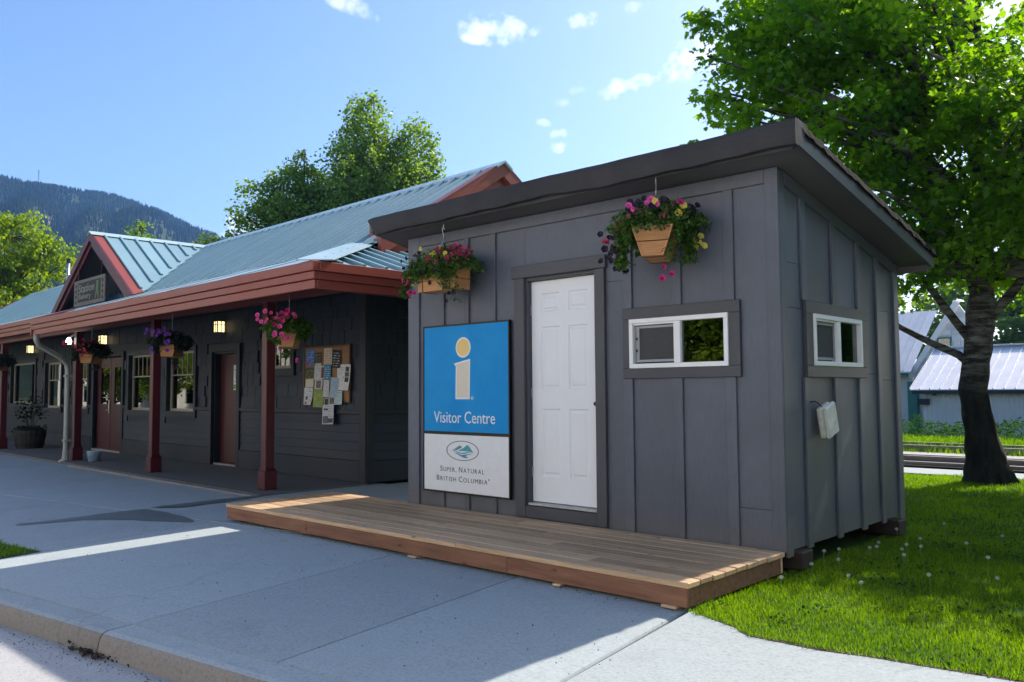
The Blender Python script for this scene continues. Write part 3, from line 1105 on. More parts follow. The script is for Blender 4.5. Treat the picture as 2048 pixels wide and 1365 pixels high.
# ------------------------------------------------------------------ mountain with forest
def mountain():
    prof = [(110, 10), (95, 11.2), (88, 11.6), (81.68, 12.03), (77.2, 12.82), (74.75, 12.9), (73.73, 12.79), (71.62, 12.57), (68.59, 12.43), (66.28, 11.8), (63.58, 10.74), (61.42, 9.91),
            (58.57, 8.9), (53.99, 7.2), (47.25, 5.6), (38, 4.2), (28, 3.0), (20, 1.5)]
    az = np.array([p[0] for p in prof][::-1])
    el = np.array([p[1] for p in prof][::-1])
    A = np.linspace(20, 110, 200)
    E = np.interp(A, az, el) - 0.28
    RR = np.linspace(420, 1350, 46)
    g = np.random.default_rng(2)
    H = 1200 * np.tan(np.radians(E))
    vs = []

    def hgt(a, r):
        Hc = 1200 * math.tan(math.radians(np.interp(a, az, el) - .28))
        t = min(1, max(0, (r - 430) / 770))
        prof_ = t ** 0.85
        if r > 1200:
            prof_ = 1 - (r - 1200) / 900
        bump = (math.sin(a * .9 + r * .011) * 6 + math.sin(a * .37 + 1 + r * .021) * 5 + math.sin(a * 2.1 + r * .006) * 4) * t * (1 - t) * 5
        rill = math.sin(a * 3.3 + r * .004) * 2.5 * t * (1 - t) * 4
        return Hc * prof_ + bump + rill - 2
    cx, cy = 2.8, -6
    for a in A:
        for r in RR:
            ar = math.radians(a)
            vs.append((cx - r * math.sin(ar), cy + r * math.cos(ar), hgt(a, r)))
    n = len(RR)
    fs = [(i * n + j, i * n + j + 1, (i + 1) * n + j + 1, (i + 1) * n + j) for i in range(len(A) - 1) for j in range(n - 1)]
    m = MB().add(vs, fs)
    o = m.build('mountain', 'mountain_ground', smooth=True)
    setk(o, 'structure', 'long forested mountainside behind the station')
    # conifers
    N = 26000
    aa = g.uniform(54, 79, N)
    rr = 450 + 755 * g.uniform(0, 1, N) ** 0.8
    sk = g.uniform(0, 1, N) < 0.08
    rr[sk] = g.uniform(1170, 1215, sk.sum())
    keep = (np.sin(aa * 1.9 + rr * .013) + np.sin(aa * .8 - rr * .02 + 2) + g.normal(0, .7, N)) > -1.35
    aa, rr = aa[keep], rr[keep]
    V, T = [], []
    k5 = [(math.cos(2 * math.pi * k / 5), math.sin(2 * math.pi * k / 5)) for k in range(5)]
    for a, r in zip(aa, rr):
        ar = math.radians(a)
        x, y, z = cx - r * math.sin(ar), cy + r * math.cos(ar), hgt(a, r)
        h = g.uniform(4.5, 9) * (0.75 + .25 * r / 1200)
        w = h * g.uniform(.16, .24)
        t = min(1, max(0, .42 + .3 * math.sin(a * 1.3 + r * .017) * math.sin(r * .009 + a * .5) + g.normal(0, .2)))
        for lo, hi, ww in ((.08, .75, 1.0), (.45, 1.0, .6)):
            for k in range(5):
                c, s = k5[k], k5[(k + 1) % 5]
                V += [(x + c[0] * w * ww, y + c[1] * w * ww, z + h * lo), (x + s[0] * w * ww, y + s[1] * w * ww, z + h * lo), (x, y, z + h * hi)]
                T.append(t)
    me = arr_mesh('conifer_forest', np.array(V), len(V) // 3, 3, 'conifer', np.array(T))
    setk(link('conifer_forest', me), 'stuff', 'dense dark conifer forest covering the mountainside')
    # mast on the ridge
    ar = R(72.75)
    r = 1195
    x, y, z = cx - r * math.sin(ar), cy + r * math.cos(ar), hgt(72.75, r)
    m = MB()
    for k in range(3):
        c, s = math.cos(2.1 * k), math.sin(2.1 * k)
        m.tube([(x + c * 1.2, y + s * 1.2, z), (x + c * .5, y + s * .5, z + 22)], .25, 4)
    for k in range(10):
        for q in range(3):
            c0, s0, c1, s1 = math.cos(2.1 * q), math.sin(2.1 * q), math.cos(2.1 * q + 2.1), math.sin(2.1 * q + 2.1)
            m.tube([(x + c0, y + s0, z + 2.2 * k), (x + c1, y + s1, z + 2.2 * k + 2)], .15, 3)
    t = thing('radio_mast', 'tiny lattice radio mast on the mountain ridge', 'mast', (x, y, z))
    o = m.build('mast_frame', 'galvanised')
    o.parent = t
    o.location = (-x, -y, -z)


mountain()


# ------------------------------------------------------------------ station building
ST = thing('station_building', 'long dark shingled station building with teal metal roof, red fascia and porch', 'building', (-7.9, 0.4, 0), R(-1.7))
XW, YW = 0.40, 1.40      # right end wall, front wall (station frame)
XE, YE = 2.75, -0.97     # eave lines
RZ, RY = 5.16, 3.70      # ridge
KY, KZ = 1.20, 3.56      # break between main slope and porch skirt


def zroof(y):
    y = y if y <= RY else 2 * RY - y
    return RZ - .64 * (RY - y) if y > KY else 2.835 + .334 * (y + .97)


# openings in the front wall: x0, x1, z0, z1
OPEN = [(-18.0, -15.65, 1.10, 2.30), (-14.72, -13.42, 1.00, 2.24), (-12.40, -11.40, 1.00, 2.24), (-10.98, -9.18, 0.03, 2.25), (-8.75, -7.45, 1.00, 2.24), (-6.69, -5.40, 1.00, 2.24),
        (-4.62, -3.62, 0.03, 2.16), (-2.62, -1.70, 1.78, 2.24), (-20.6, -18.9, 1.1, 2.3)]


def grid_wall(name, mat, x0, x1, z0, z1, y0, y1, holes, parent, axis='x'):
    xs = sorted({x0, x1} | {min(max(h[i], x0), x1) for h in holes for i in (0, 1)})
    zs = sorted({z0, z1} | {min(max(h[i], z0), z1) for h in holes for i in (2, 3)})
    m = MB()
    for i in range(len(xs) - 1):
        col = []
        for j in range(len(zs) - 1):
            cx, cz = (xs[i] + xs[i + 1]) / 2, (zs[j] + zs[j + 1]) / 2
            if any(h[0] < cx < h[1] and h[2] < cz < h[3] for h in holes):
                col.append(None)
            else:
                if col and col[-1]:
                    col[-1][1] = zs[j + 1]
                else:
                    col.append([zs[j], zs[j + 1]])
        for c in col:
            if c:
                if axis == 'x':
                    m.box((xs[i], y0, c[0]), (xs[i + 1], y1, c[1]))
                else:
                    m.box((y0, xs[i], c[0]), (y1, xs[i + 1], c[1]))
    return m.build(name, mat, parent)


def intervals(x0, x1, z0, z1, holes, pad=0.0):
    """sub-intervals of x0..x1 not covered by holes crossing z0..z1"""
    segs = [(x0, x1)]
    for h in holes:
        if h[2] - pad < z1 and h[3] + pad > z0:
            new = []
            for a, b in segs:
                if h[1] + pad <= a or h[0] - pad >= b:
                    new.append((a, b))
                else:
                    if h[0] - pad > a:
                        new.append((a, h[0] - pad))
                    if h[1] + pad < b:
                        new.append((h[1] + pad, b))
            segs = new
    return [s for s in segs if s[1] - s[0] > 0.02]


def station():
    # walls
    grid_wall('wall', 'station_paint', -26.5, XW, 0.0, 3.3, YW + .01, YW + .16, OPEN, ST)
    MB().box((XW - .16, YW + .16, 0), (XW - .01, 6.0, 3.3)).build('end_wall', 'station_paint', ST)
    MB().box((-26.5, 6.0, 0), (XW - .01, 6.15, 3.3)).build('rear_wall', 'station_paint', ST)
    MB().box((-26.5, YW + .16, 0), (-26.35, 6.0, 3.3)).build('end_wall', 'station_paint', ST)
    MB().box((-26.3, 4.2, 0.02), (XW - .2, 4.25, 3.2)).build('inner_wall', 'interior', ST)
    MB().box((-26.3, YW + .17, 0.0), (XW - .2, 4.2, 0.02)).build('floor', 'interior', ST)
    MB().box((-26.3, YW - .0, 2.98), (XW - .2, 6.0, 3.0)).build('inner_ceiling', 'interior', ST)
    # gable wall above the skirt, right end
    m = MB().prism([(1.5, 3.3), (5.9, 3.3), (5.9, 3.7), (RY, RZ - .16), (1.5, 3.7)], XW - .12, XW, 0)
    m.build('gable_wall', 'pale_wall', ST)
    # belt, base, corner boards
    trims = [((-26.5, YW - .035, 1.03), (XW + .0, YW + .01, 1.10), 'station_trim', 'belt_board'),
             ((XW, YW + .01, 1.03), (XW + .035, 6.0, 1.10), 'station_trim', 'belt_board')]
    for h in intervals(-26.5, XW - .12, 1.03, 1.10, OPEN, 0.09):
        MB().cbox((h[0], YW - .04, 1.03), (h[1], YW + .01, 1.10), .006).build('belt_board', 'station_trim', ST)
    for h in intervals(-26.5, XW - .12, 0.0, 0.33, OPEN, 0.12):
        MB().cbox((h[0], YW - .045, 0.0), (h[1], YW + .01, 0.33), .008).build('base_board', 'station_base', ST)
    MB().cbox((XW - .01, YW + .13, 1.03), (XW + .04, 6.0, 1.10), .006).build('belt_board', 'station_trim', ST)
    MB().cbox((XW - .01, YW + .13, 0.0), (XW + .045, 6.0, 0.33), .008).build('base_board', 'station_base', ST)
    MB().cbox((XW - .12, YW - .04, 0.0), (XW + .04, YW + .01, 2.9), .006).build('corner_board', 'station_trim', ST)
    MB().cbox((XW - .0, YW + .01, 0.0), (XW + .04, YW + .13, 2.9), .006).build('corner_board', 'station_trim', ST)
    # clapboards below the belt
    z = 0.33
    while z < 1.02:
        z1 = min(z + .14, 1.03)
        for a, b in intervals(-12, XW - .12, z, z1, OPEN, .11):
            o = MB().prism([(YW + .005, z), (YW - .022, z + .002), (YW - .008, z1 - .004), (YW + .005, z1 - .004)], a, b, 0)
            o.build('clapboard', 'station_paint', ST)
        o = MB().prism([(XW - .005, z), (XW + .022, z + .002), (XW + .008, z1 - .004), (XW - .005, z1 - .004)], YW + .13, 6.0, 1)
        o.build('clapboard', 'station_paint', ST)
        z += .14
    # shingles above the belt
    g = random.Random(3)
    far = MB()
    rows = [(1.10 + .205 * i, min(1.10 + .205 * (i + 1), 2.9)) for i in range(9)]
    cnt = 0
    for ri, (z0, z1) in enumerate(rows):
        x = XW - .12
        while x > -20:
            w = g.uniform(.10, .30)
            a = max(x - w, -20)
            if not any(h[0] - .10 < x and h[1] + .10 > a and h[2] - .10 < z1 and h[3] + .1 > z0 for h in OPEN):
                t = g.uniform(.016, .026)
                dz = g.uniform(0, .012)
                A, B = (a + .003, YW - t, z0 - dz), (x - .003, YW + .008, z1 - .004)
                if x > -3.3 and cnt < 215:
                    piece('shingle', 'station_paint', A, B, ST, rot=(R(-3), 0, 0))
                    cnt += 1
                else:
                    far.box(A, B)
            x = a
        y = YW + .13
        while y < 4.2:
            w = g.uniform(.10, .30)
            t = g.uniform(.016, .026)
            if y < 2.9 and cnt < 300:
                piece('shingle', 'station_paint', (XW - .008, y + .003, z0 - g.uniform(0, .012)), (XW + t, y + w - .003, z1 - .004), ST, rot=(0, R(-3), 0))
                cnt += 1
            else:
                far.box((XW - .008, y + .003, z0), (XW + t, y + w - .003, z1 - .004))
            y += w
    setk(far.build('far_shingles', 'station_paint', ST), 'stuff')
    # porch slab
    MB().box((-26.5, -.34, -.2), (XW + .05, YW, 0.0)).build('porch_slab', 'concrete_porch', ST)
    MB().cbox((-6.9, -.47, -.2), (XW + .0, -.345, -.004), .01).build('slab_edge', 'concrete_curb', ST)
    # posts
    for x in (0, -3.93, -7.86, -13.3, -17.3, -21.3):
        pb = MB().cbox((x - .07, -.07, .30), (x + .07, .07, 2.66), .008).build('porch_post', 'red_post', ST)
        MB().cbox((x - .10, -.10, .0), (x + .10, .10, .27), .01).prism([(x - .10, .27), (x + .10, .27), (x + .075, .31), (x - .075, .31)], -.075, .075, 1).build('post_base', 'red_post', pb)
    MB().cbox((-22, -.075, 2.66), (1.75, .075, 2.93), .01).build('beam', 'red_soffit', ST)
    MB().cbox((1.75, -.075, 2.66), (1.90, 8.0, 2.93), .01).build('beam', 'red_soffit', ST)
    # ceiling of the porch and soffit under the overhang
    MB().add([(-26, .08, 2.92), (1.8, .08, 2.92), (1.8, 8.2, 2.92), (-26, 8.2, 2.92)], [(0, 1, 2, 3)]).build('porch_ceiling', 'dark_ceiling', ST)
    MB().slab([(-7.5, YE + .03, 2.60), (XE - .03, YE + .03, 2.60), (1.9, -.05, 2.90), (-7.5, -.05, 2.90)], .015).build('soffit', 'red_soffit', ST)
    MB().slab([(XE - .03, YE + .03, 2.60), (XE - .03, 8.3, 2.60), (1.85, 8.3, 2.90), (1.85, -.05, 2.90)], .015).build('soffit', 'red_soffit', ST)
    MB().slab([(-26, -.27, 2.80), (-7.5, -.27, 2.80), (-7.5, -.05, 2.90), (-26, -.05, 2.90)], .015).build('soffit', 'red_soffit', ST)
    # fascia and gutter in three steps
    for (o0, z0, z1, nm) in ((.06, 2.735, 2.842, 'gutter'), (.03, 2.645, 2.73, 'fascia_board'), (.0, 2.54, 2.64, 'fascia_board')):
        MB().cbox((-7.5, YE - o0, z0), (XE + o0, YE + .03, z1), .005).build(nm, 'red_fascia', ST)
        MB().cbox((XE - .03, YE + .035, z0), (XE + o0, 8.3, z1), .005).build(nm, 'red_fascia', ST)
    for (x0, x1) in ((-26, -7.56),):
        for (o0, z0, z1, nm) in ((.06, 2.96, 3.065, 'gutter'), (.03, 2.87, 2.955, 'fascia_board'), (.0, 2.77, 2.865, 'fascia_board')):
            MB().cbox((x0, -.3 - o0, z0), (x1, -.27, z1), .005).build(nm, 'red_fascia', ST)
    MB().prism([(YE - .03, 2.54), (YE - .03, 2.845), (-.2, 3.11), (-.2, 2.8)], -7.56, -7.50, 0).build('fascia_return', 'red_fascia', ST)
    MB().slab([(-7.62, YE - .05, 2.87), (-7.3, YE - .05, 2.87), (-7.3, -.3, 3.085), (-7.62, -.3, 3.085)], .02).build('end_flashing', 'red_fascia', ST)
    # ---- roof panels: main slope with ribs
    PW = .32
    L_, U_ = KY - .03, RY - .02

    def slope_panel(w, y0, z0, y1, z1, rib=.046, lap=.0):
        m = MB()
        m.add([(0, y0, z0), (w, y0, z0), (w, y1, z1), (0, y1, z1), (0, y0, z0 - .02), (w, y0, z0 - .02)], [(0, 1, 2, 3), (4, 5, 1, 0)])
        if rib:
            a = .018
            m.add([(-a - .012, y0, z0 + .001), (-a, y0, z0 + rib), (a, y0, z0 + rib), (a + .012, y0, z0 + .001),
                   (-a - .012, y1, z1 + .001), (-a, y1, z1 + rib), (a, y1, z1 + rib), (a + .012, y1, z1 + .001)],
                  [(0, 1, 5, 4), (1, 2, 6, 5), (2, 3, 7, 6), (0, 3, 2, 1)])
        return m
    zl, zu = zroof(L_ + .04), zroof(U_)
    mp = slope_panel(PW, L_, RZ - .64 * (RY - L_) + .02, U_, zu + .02).mesh('roof_panel', 'teal_roof')
    x = 1.0 - PW
    while x > -24.7:
        link('roof_panel', mp, ST, (x, 0, 0))
        x -= PW
    # hip end at the far left
    MB().add([(-24.7, RY, RZ), (-24.7 + .0, KY, KZ), (-27.2, KY, KZ)], [(0, 1, 2)]).build('hip_panel', 'teal_roof', ST)
    MB().add([(-24.7, RY, RZ), (-27.2, KY, KZ), (-27.2, 6.2, KZ)], [(0, 1, 2)]).build('hip_panel', 'teal_roof', ST)
    MB().bar((-24.7, RY, RZ + .02), (-27.2, KY, KZ + .02), .12, .04).build('hip_cap', 'red_fascia', ST)
    # rear slope
    MB().slab([(1.0, RY, RZ), (1.0, 6.2, zroof(6.2)), (-24.7, 6.2, zroof(6.2)), (-24.7, RY, RZ)], .03).build('rear_roof', 'teal_roof', ST)
    MB().slab([(XE, 8.37, 2.835), (XE, 8.36, 2.835), (-26, 8.37, 2.835), (-26, 6.2, 3.56), (.4, 6.2, 3.6), (.4, 6.0, 3.62)], .03).build('rear_skirt', 'teal_roof', ST)
    # ridge cap
    m = MB().prism([(RY - .17, RZ - .11 + .065), (RY, RZ + .065), (RY + .17, RZ - .11 + .065), (RY + .17, RZ - .12 + .04), (RY, RZ + .03), (RY - .17, RZ - .12 + .04)], -24.8, 1.12, 0)
    m.build('ridge_cap', 'teal_cap', ST)
    # kink flashing
    MB().add([(-26, KY - .08, zroof(KY - .08) + .01), (.9, KY - .08, zroof(KY - .08) + .01), (.9, KY + .02, KZ + .018), (-26, KY + .02, KZ + .018)], [(0, 1, 2, 3)]).build('break_flashing', 'teal_cap', ST)
    # skirt, front: wide flat sheets
    x = XE
    W = .96
    hip0 = (XE, YE)
    while x > -7.5:
        a = max(x - W, -7.5)
        pts = [(a, YE - .05), (x, YE - .05), (x, KY), (a, KY)]
        pts = clip_poly(pts, 1, 1, XE + YE - .0)
        if len(pts) >= 3:
            MB().add([(p[0], p[1], 2.835 + .334 * (p[1] + .97) + (.008 if int((XE - x) / W + .5) % 2 else .0)) for p in pts], [tuple(range(len(pts)))]).build('skirt_panel', 'teal_cap', ST)
        x = a
    x = -7.5
    while x > -26:
        a = x - W
        MB().add([(p[0], p[1], 2.835 + .334 * (p[1] + .97)) for p in ((a, -.36), (x, -.36), (x, KY), (a, KY))], [(0, 1, 2, 3)]).build('skirt_panel', 'teal_cap', ST)
        x = a
    # skirt, right end: ribbed panels falling to the right
    y = YE
    while y < 8.2:
        b = y + PW
        pts = [(XW, y), (XE + .05, y), (XE + .05, b), (XW, b)]
        pts = clip_poly(pts, -1, -1, -(XE + YE) - .0)
        if len(pts) >= 3:
            m = MB().add([(p[0], p[1], 2.835 + .334 * (XE - p[0])) for p in pts], [tuple(range(len(pts)))])
            xs_ = XE + YE - y
            xs_ = max(XW, xs_ + .05)
            if y > YE + .1:
                m.bar((xs_, y, 2.835 + .334 * (XE - xs_) + .02), (XE + .05, y, 2.825 + .02), .05, .045)
            m.build('roof_panel', 'teal_roof', ST)
        y = b
    MB().bar((XE, YE, 2.86), (XW, YE + XE - XW, 2.86 + .334 * (XE - XW)), .42, .012, (0, 0, 1)).build('hip_flashing', 'teal_cap', ST)
    MB().cbox((XW - .02, YE + XE - XW, 3.56), (XW + .17, 8.2, 3.70), .01).build('head_flashing', 'teal_cap', ST)
    # rake boards at the gable end
    for sgn in (1, -1):
        def Yf(d):
            return RY - sgn * d

        def rake(nm, x0, x1, t0, t1, d1=2.52, mat='red_fascia'):
            # board following the slope, t0..t1 below the roof surface
            p = [(Yf(0), RZ + t0), (Yf(d1), RZ - .64 * d1 + t0), (Yf(d1), RZ - .64 * d1 + t1), (Yf(0), RZ + t1)]
            MB().prism(p, x0, x1, 0).build(nm, mat, ST)
        rake('rake_board', 1.0, 1.08, .03, -.20)
        rake('rake_board', .93, .995, -.17, -.40)
        rake('rake_soffit', .41, .93, -.09, -.12, mat='red_soffit')
        rake('rake_trim', .88, 1.085, .062, .034)
    # red pent strip below the gable end
    for i in range(8):
        y0 = KY + .25 + i * .56
        MB().cbox((XW + .0, y0, 3.62), (XW + .10, y0 + .54, 3.98), .01).build('pent_panel', 'red_fascia', ST)
    # ---- dormer over the entrance
    DX, DY, DZ, DS = -9.80, .85, 5.13, .65

    def dxat(y):
        return max(0.0, (DZ - zroof(y)) / DS)
    y = DY + .26
    ys = []
    while y < RY:
        ys.append(y)
        y += .355
    ys = [DY] + ys + [RY]
    for sgn in (1, -1):
        for i in range(len(ys) - 1):
            a, b = ys[i], ys[i + 1]
            da, db = dxat(a), dxat(b)
            lift = .02

            def Q(d, yy):
                return (DX + sgn * d, yy, DZ - DS * d + lift)
            m = MB().add([Q(0, a), Q(da, a), Q(db, b), Q(0, b)], [(0, 1, 2, 3)])
            if i > 0:
                d0, d1 = Q(.1, a), Q(max(.12, da - .12), a)
                m.bar((d0[0], a, d0[2] + .02), (d1[0], a, d1[2] + .02), .05, .04)
            m.build('dormer_panel', 'teal_roof' if i else 'red_fascia', ST)
        # rake boards
        for (y0, y1, t0, t1, nm, mt) in ((DY - .05, DY, .03, -.17, 'dormer_rake', 'red_post'), (DY + .0, DY + .06, -.15, -.30, 'dormer_rake', 'red_post')):
            p = [(DX, DZ + t0), (DX + sgn * 2.62, DZ - DS * 2.62 + t0), (DX + sgn * 2.62, DZ - DS * 2.62 + t1), (DX, DZ + t1)]
            MB().prism(p, y0, y1, 1).build(nm, mt, ST)
        p = [(DX, DZ - .02), (DX + sgn * 2.5, DZ - DS * 2.5 - .02), (DX + sgn * 2.5, DZ - DS * 2.5 - .05), (DX, DZ - .05)]
        MB().prism(p, DY + .05, 1.5, 1).build('dormer_soffit', 'shed_soffit', ST)
        # valley flashing
        m = MB()
        A = Vector((DX + sgn * dxat(DY), DY, zroof(DY) + .035))
        B = Vector((DX + sgn * dxat(KY), KY, KZ + .04))
        D_ = Vector((DX, RY - .02, RZ - .0))
        for p, q in ((A, B), (B, D_)):
            sd = Vector((sgn * .22, -.10, .0))
            m.add([p, p + sd * 1.0 + Vector((0, 0, -.02)), q + sd * .5 + Vector((0, 0, -.0)), q], [(0, 1, 2, 3)])
        m.build('valley_flashing', 'teal_cap', ST)
    MB().prism([(DX - 2.45, 3.3), (DX + 2.45, 3.3), (DX, DZ - .06)], 1.42, 1.5, 1).build('dormer_wall', 'station_paint', ST)
    m = MB().prism([(DX - .15, DZ - .1 + .055), (DX, DZ + .055), (DX + .15, DZ - .1 + .055), (DX, DZ + .02)], DY - .06, RY + .1, 1)
    m.build('dormer_ridge_cap', 'teal_cap', ST)
    # ---- windows
    for k, (a, b, z0, z1) in enumerate(OPEN):
        if z0 < .1:
            continue
        w = link('window', None, ST)
        small = z1 - z0 < .6
        m = MB()
        tw = .09
        y0 = YW - .045
        m.box((a - tw, y0, z0 - tw - .03), (b + tw, YW + .02, z0)).box((a - tw, y0, z1), (b + tw, YW + .02, z1 + tw))
        m.box((a - tw, y0, z0), (a, YW + .02, z1)).box((b, y0, z0), (b + tw, YW + .02, z1))
        m.build('window_trim', 'station_trim', w)
        f = .055
        yb, yf = YW + .10, YW + .05
        m = MB()
        m.box((a, yf, z0), (b, yb, z0 + f)).box((a, yf, z1 - f), (b, yb, z1)).box((a, yf, z0 + f), (a + f, yb, z1 - f)).box((b - f, yf, z0 + f), (b, yb, z1 - f))
        m.build('window_frame', 'cream_frame', w)
        MB().box((a + f, YW + .075, z0 + f), (b - f, YW + .079, z1 - f)).build('pane', 'glass_strong', w)
        if k == 0:
            MB().box((a + .1, YW + .11, z0 + .08), (b - .25, YW + .115, z1 - .12)).build('blind', 'blind', w)
        elif k < 9:
            zt = z1 - f - (.42 if not small else .0)
            m = MB()
            if not small:
                m.box((a + f, YW + .06, zt - .03), (b - f, YW + .09, zt))
            nn = 4
            for i in range(1, nn + 1):
                x = a + f + (b - a - 2 * f) * i / (nn + 1)
                m.box((x - .011, YW + .065, (zt if not small else z0 + f)), (x + .011, YW + .085, z1 - f))
            m.build('muntins', 'cream_frame', w)
    # ---- double door
    a, b, z0, z1 = OPEN[3]
    d = link('double_door', None, ST)
    m = MB()
    m.box((a - .1, YW - .04, z0), (a, YW + .12, z1 + .1)).box((b, YW - .04, z0), (b + .1, YW + .12, z1 + .1)).box((a, YW - .04, z1), (b, YW + .12, z1 + .1))
    m.build('door_trim', 'station_trim', d)
    mid = (a + b) / 2
    for (p, q, g0, g1) in ((a + .02, mid - .012, -10.74, -10.18), (mid + .012, b - .02, -9.86, -9.33)):
        grid_wall('door_leaf', 'red_door', p, q, z0 + .02, z1 - .02, YW + .06, YW + .105, [(g0, g1, 1.12, 2.0)], d)
        MB().box((g0 + .002, YW + .08, 1.122), (g1 - .002, YW + .084, 1.998)).build('pane', 'glass_strong', d)
    MB().cbox((mid - .06, YW + .03, .9), (mid - .03, YW + .058, 1.22), .004).tube([(mid - .05, YW + .05, .98), (mid - .05, YW + .0, .98), (mid - .13, YW + .0, .98)], .011, 6).build('door_handle', 'galvanised', d)
    MB().box((mid - .011, YW + .07, .05), (mid + .011, YW + .1, 2.23)).build('door_astragal', 'cream_frame', d)
    MB().box((a, YW - .05, 0.0), (b, YW + .12, .045)).build('threshold', 'concrete_curb', d)
    # ---- side door in a recess
    a, b, z0, z1 = OPEN[6]
    d = link('side_door', None, ST)
    m = MB()
    m.box((a - .12, YW - .045, z0 - .03), (a, YW + .02, z1 + .13)).box((b, YW - .045, z0 - .03), (b + .12, YW + .02, z1 + .13)).box((a, YW - .045, z1), (b, YW + .02, z1 + .13))
    m.build('door_trim', 'station_trim', d)
    m = MB()
    m.box((a, YW + .02, 0), (a + .04, YW + .20, z1)).box((b - .04, YW + .02, 0), (b, YW + .20, z1)).box((a + .04, YW + .02, z1 - .04), (b - .04, YW + .20, z1))
    m.build('door_jamb', 'station_trim', d)
    MB().cbox((a + .045, YW + .13, .05), (b - .045, YW + .175, z1 - .045), .003).build('door_leaf', 'red_door', d)
    MB().box((a + .04, YW - .0, 0.005), (b - .04, YW + .13, .04)).build('threshold', 'concrete_curb', d)


station()


# lights, downspout, flue, signs on the station (station frame positions -> world)
def SW(x, y, z):
    c, s = math.cos(R(-1.7)), math.sin(R(-1.7))
    return (-7.9 + c * x - s * y, .4 + s * x + c * y, z)


def lantern(x, z, label):
    t = thing('porch_lantern', label, 'lantern', SW(x, YW - .11, z), R(-1.7), 'lit lanterns on the station wall')
    MB().box((-.07, -.07, -.10), (.07, .07, .10)).build('lamp_glass', 'lamp_glow', t)
    m = MB()
    for sx in (-1, 1):
        for sy in (-1, 1):
            m.box((sx * .075 - .008, sy * .075 - .008, -.11), (sx * .075 + .008, sy * .075 + .008, .11))
    m.box((-.083, -.083, .10), (.083, .083, .125)).box((-.083, -.083, -.125), (.083, .083, -.10)).box((-.083, -.083, .035), (.083, -.073, .045)).box((-.006, -.083, -.1), (.006, -.074, .1))
    m.box((.073, -.083, .035), (.083, .083, .045)).box((.074, -.006, -.1), (.083, .006, .1))
    m.build('lamp_frame', 'black_metal', t)
    MB().box((-.03, .083, -.05), (.03, .112, .05)).build('lamp_bracket', 'black_metal', t)
    return t


lantern(-4.18, 2.62, 'lit square lantern left of the pink flower basket, above the side door')
lantern(-10.2, 2.66, 'lit square lantern above the red double doors')
lantern(-15.9, 2.66, 'lit lantern at the far left, half hidden by the porch beam')
t = thing('flood_lamp', 'small white lit flood lamp beside the downspout', 'lamp', SW(-8.1, -.12, 2.52))
MB().lathe([(.0, -.11), (.055, -.10), (.06, -.04), (.03, .03), (.0, .04)], 12).build('lamp_glass', 'lamp_white', t, smooth=True)
MB().tube([(0, 0, .03), (0, .1, .10)], .02, 6).build('lamp_bracket', 'plastic_white', t)

t = thing('downspout', 'pale downspout bending from the gutter to the porch post', 'downspout', (-7.9, .4, 0), R(-1.7))
MB().tube([(-7.42, -.93, 2.56), (-7.42, -.93, 2.44), (-7.50, -.86, 2.34), (-7.66, -.42, 2.12), (-7.74, -.26, 1.98), (-7.74, -.24, 1.85), (-7.74, -.24, .16), (-7.76, -.27, .02), (-7.78, -.34, -.03)], .05, 10).build('pipe', 'downspout', t, smooth=True)
MB().box((-7.81, -.30, 1.72), (-7.68, -.17, 1.76)).build('pipe_strap', 'downspout', t)
MB().box((-7.81, -.30, .40), (-7.66, -.17, .44)).build('pipe_strap', 'downspout', t)
MB().tube([(-7.745, -.24, .02), (-7.745, -.24, .22)], .062, 10).build('drain_collar', 'downspout', t)

t = thing('flue_pipe', 'thin pale metal flue pipe with a dark cap above the roof at the left', 'chimney', (-28.9, 4.9, 4.3))
MB().tube([(0, 0, 0), (0, 0, 1.75)], .055, 10).build('pipe', 'galvanised', t, smooth=True)
MB().tube([(0, 0, 1.72), (0, 0, 1.86)], .07, 10).lathe([(.09, 1.86), (.0, 1.92)], 10).build('flue_cap', 'black_metal', t)


# ------------------------------------------------------------------ text
def text_mesh(body, size=1.0):
    cu = bpy.data.curves.new('txt', 'FONT')
    cu.body = body
    cu.size = size
    cu.resolution_u = 3
    o = bpy.data.objects.new('txt', cu)
    C.objects.link(o)
    dg = bpy.context.evaluated_depsgraph_get()
    me = bpy.data.meshes.new_from_object(o.evaluated_get(dg))
    bpy.data.objects.remove(o)
    return me


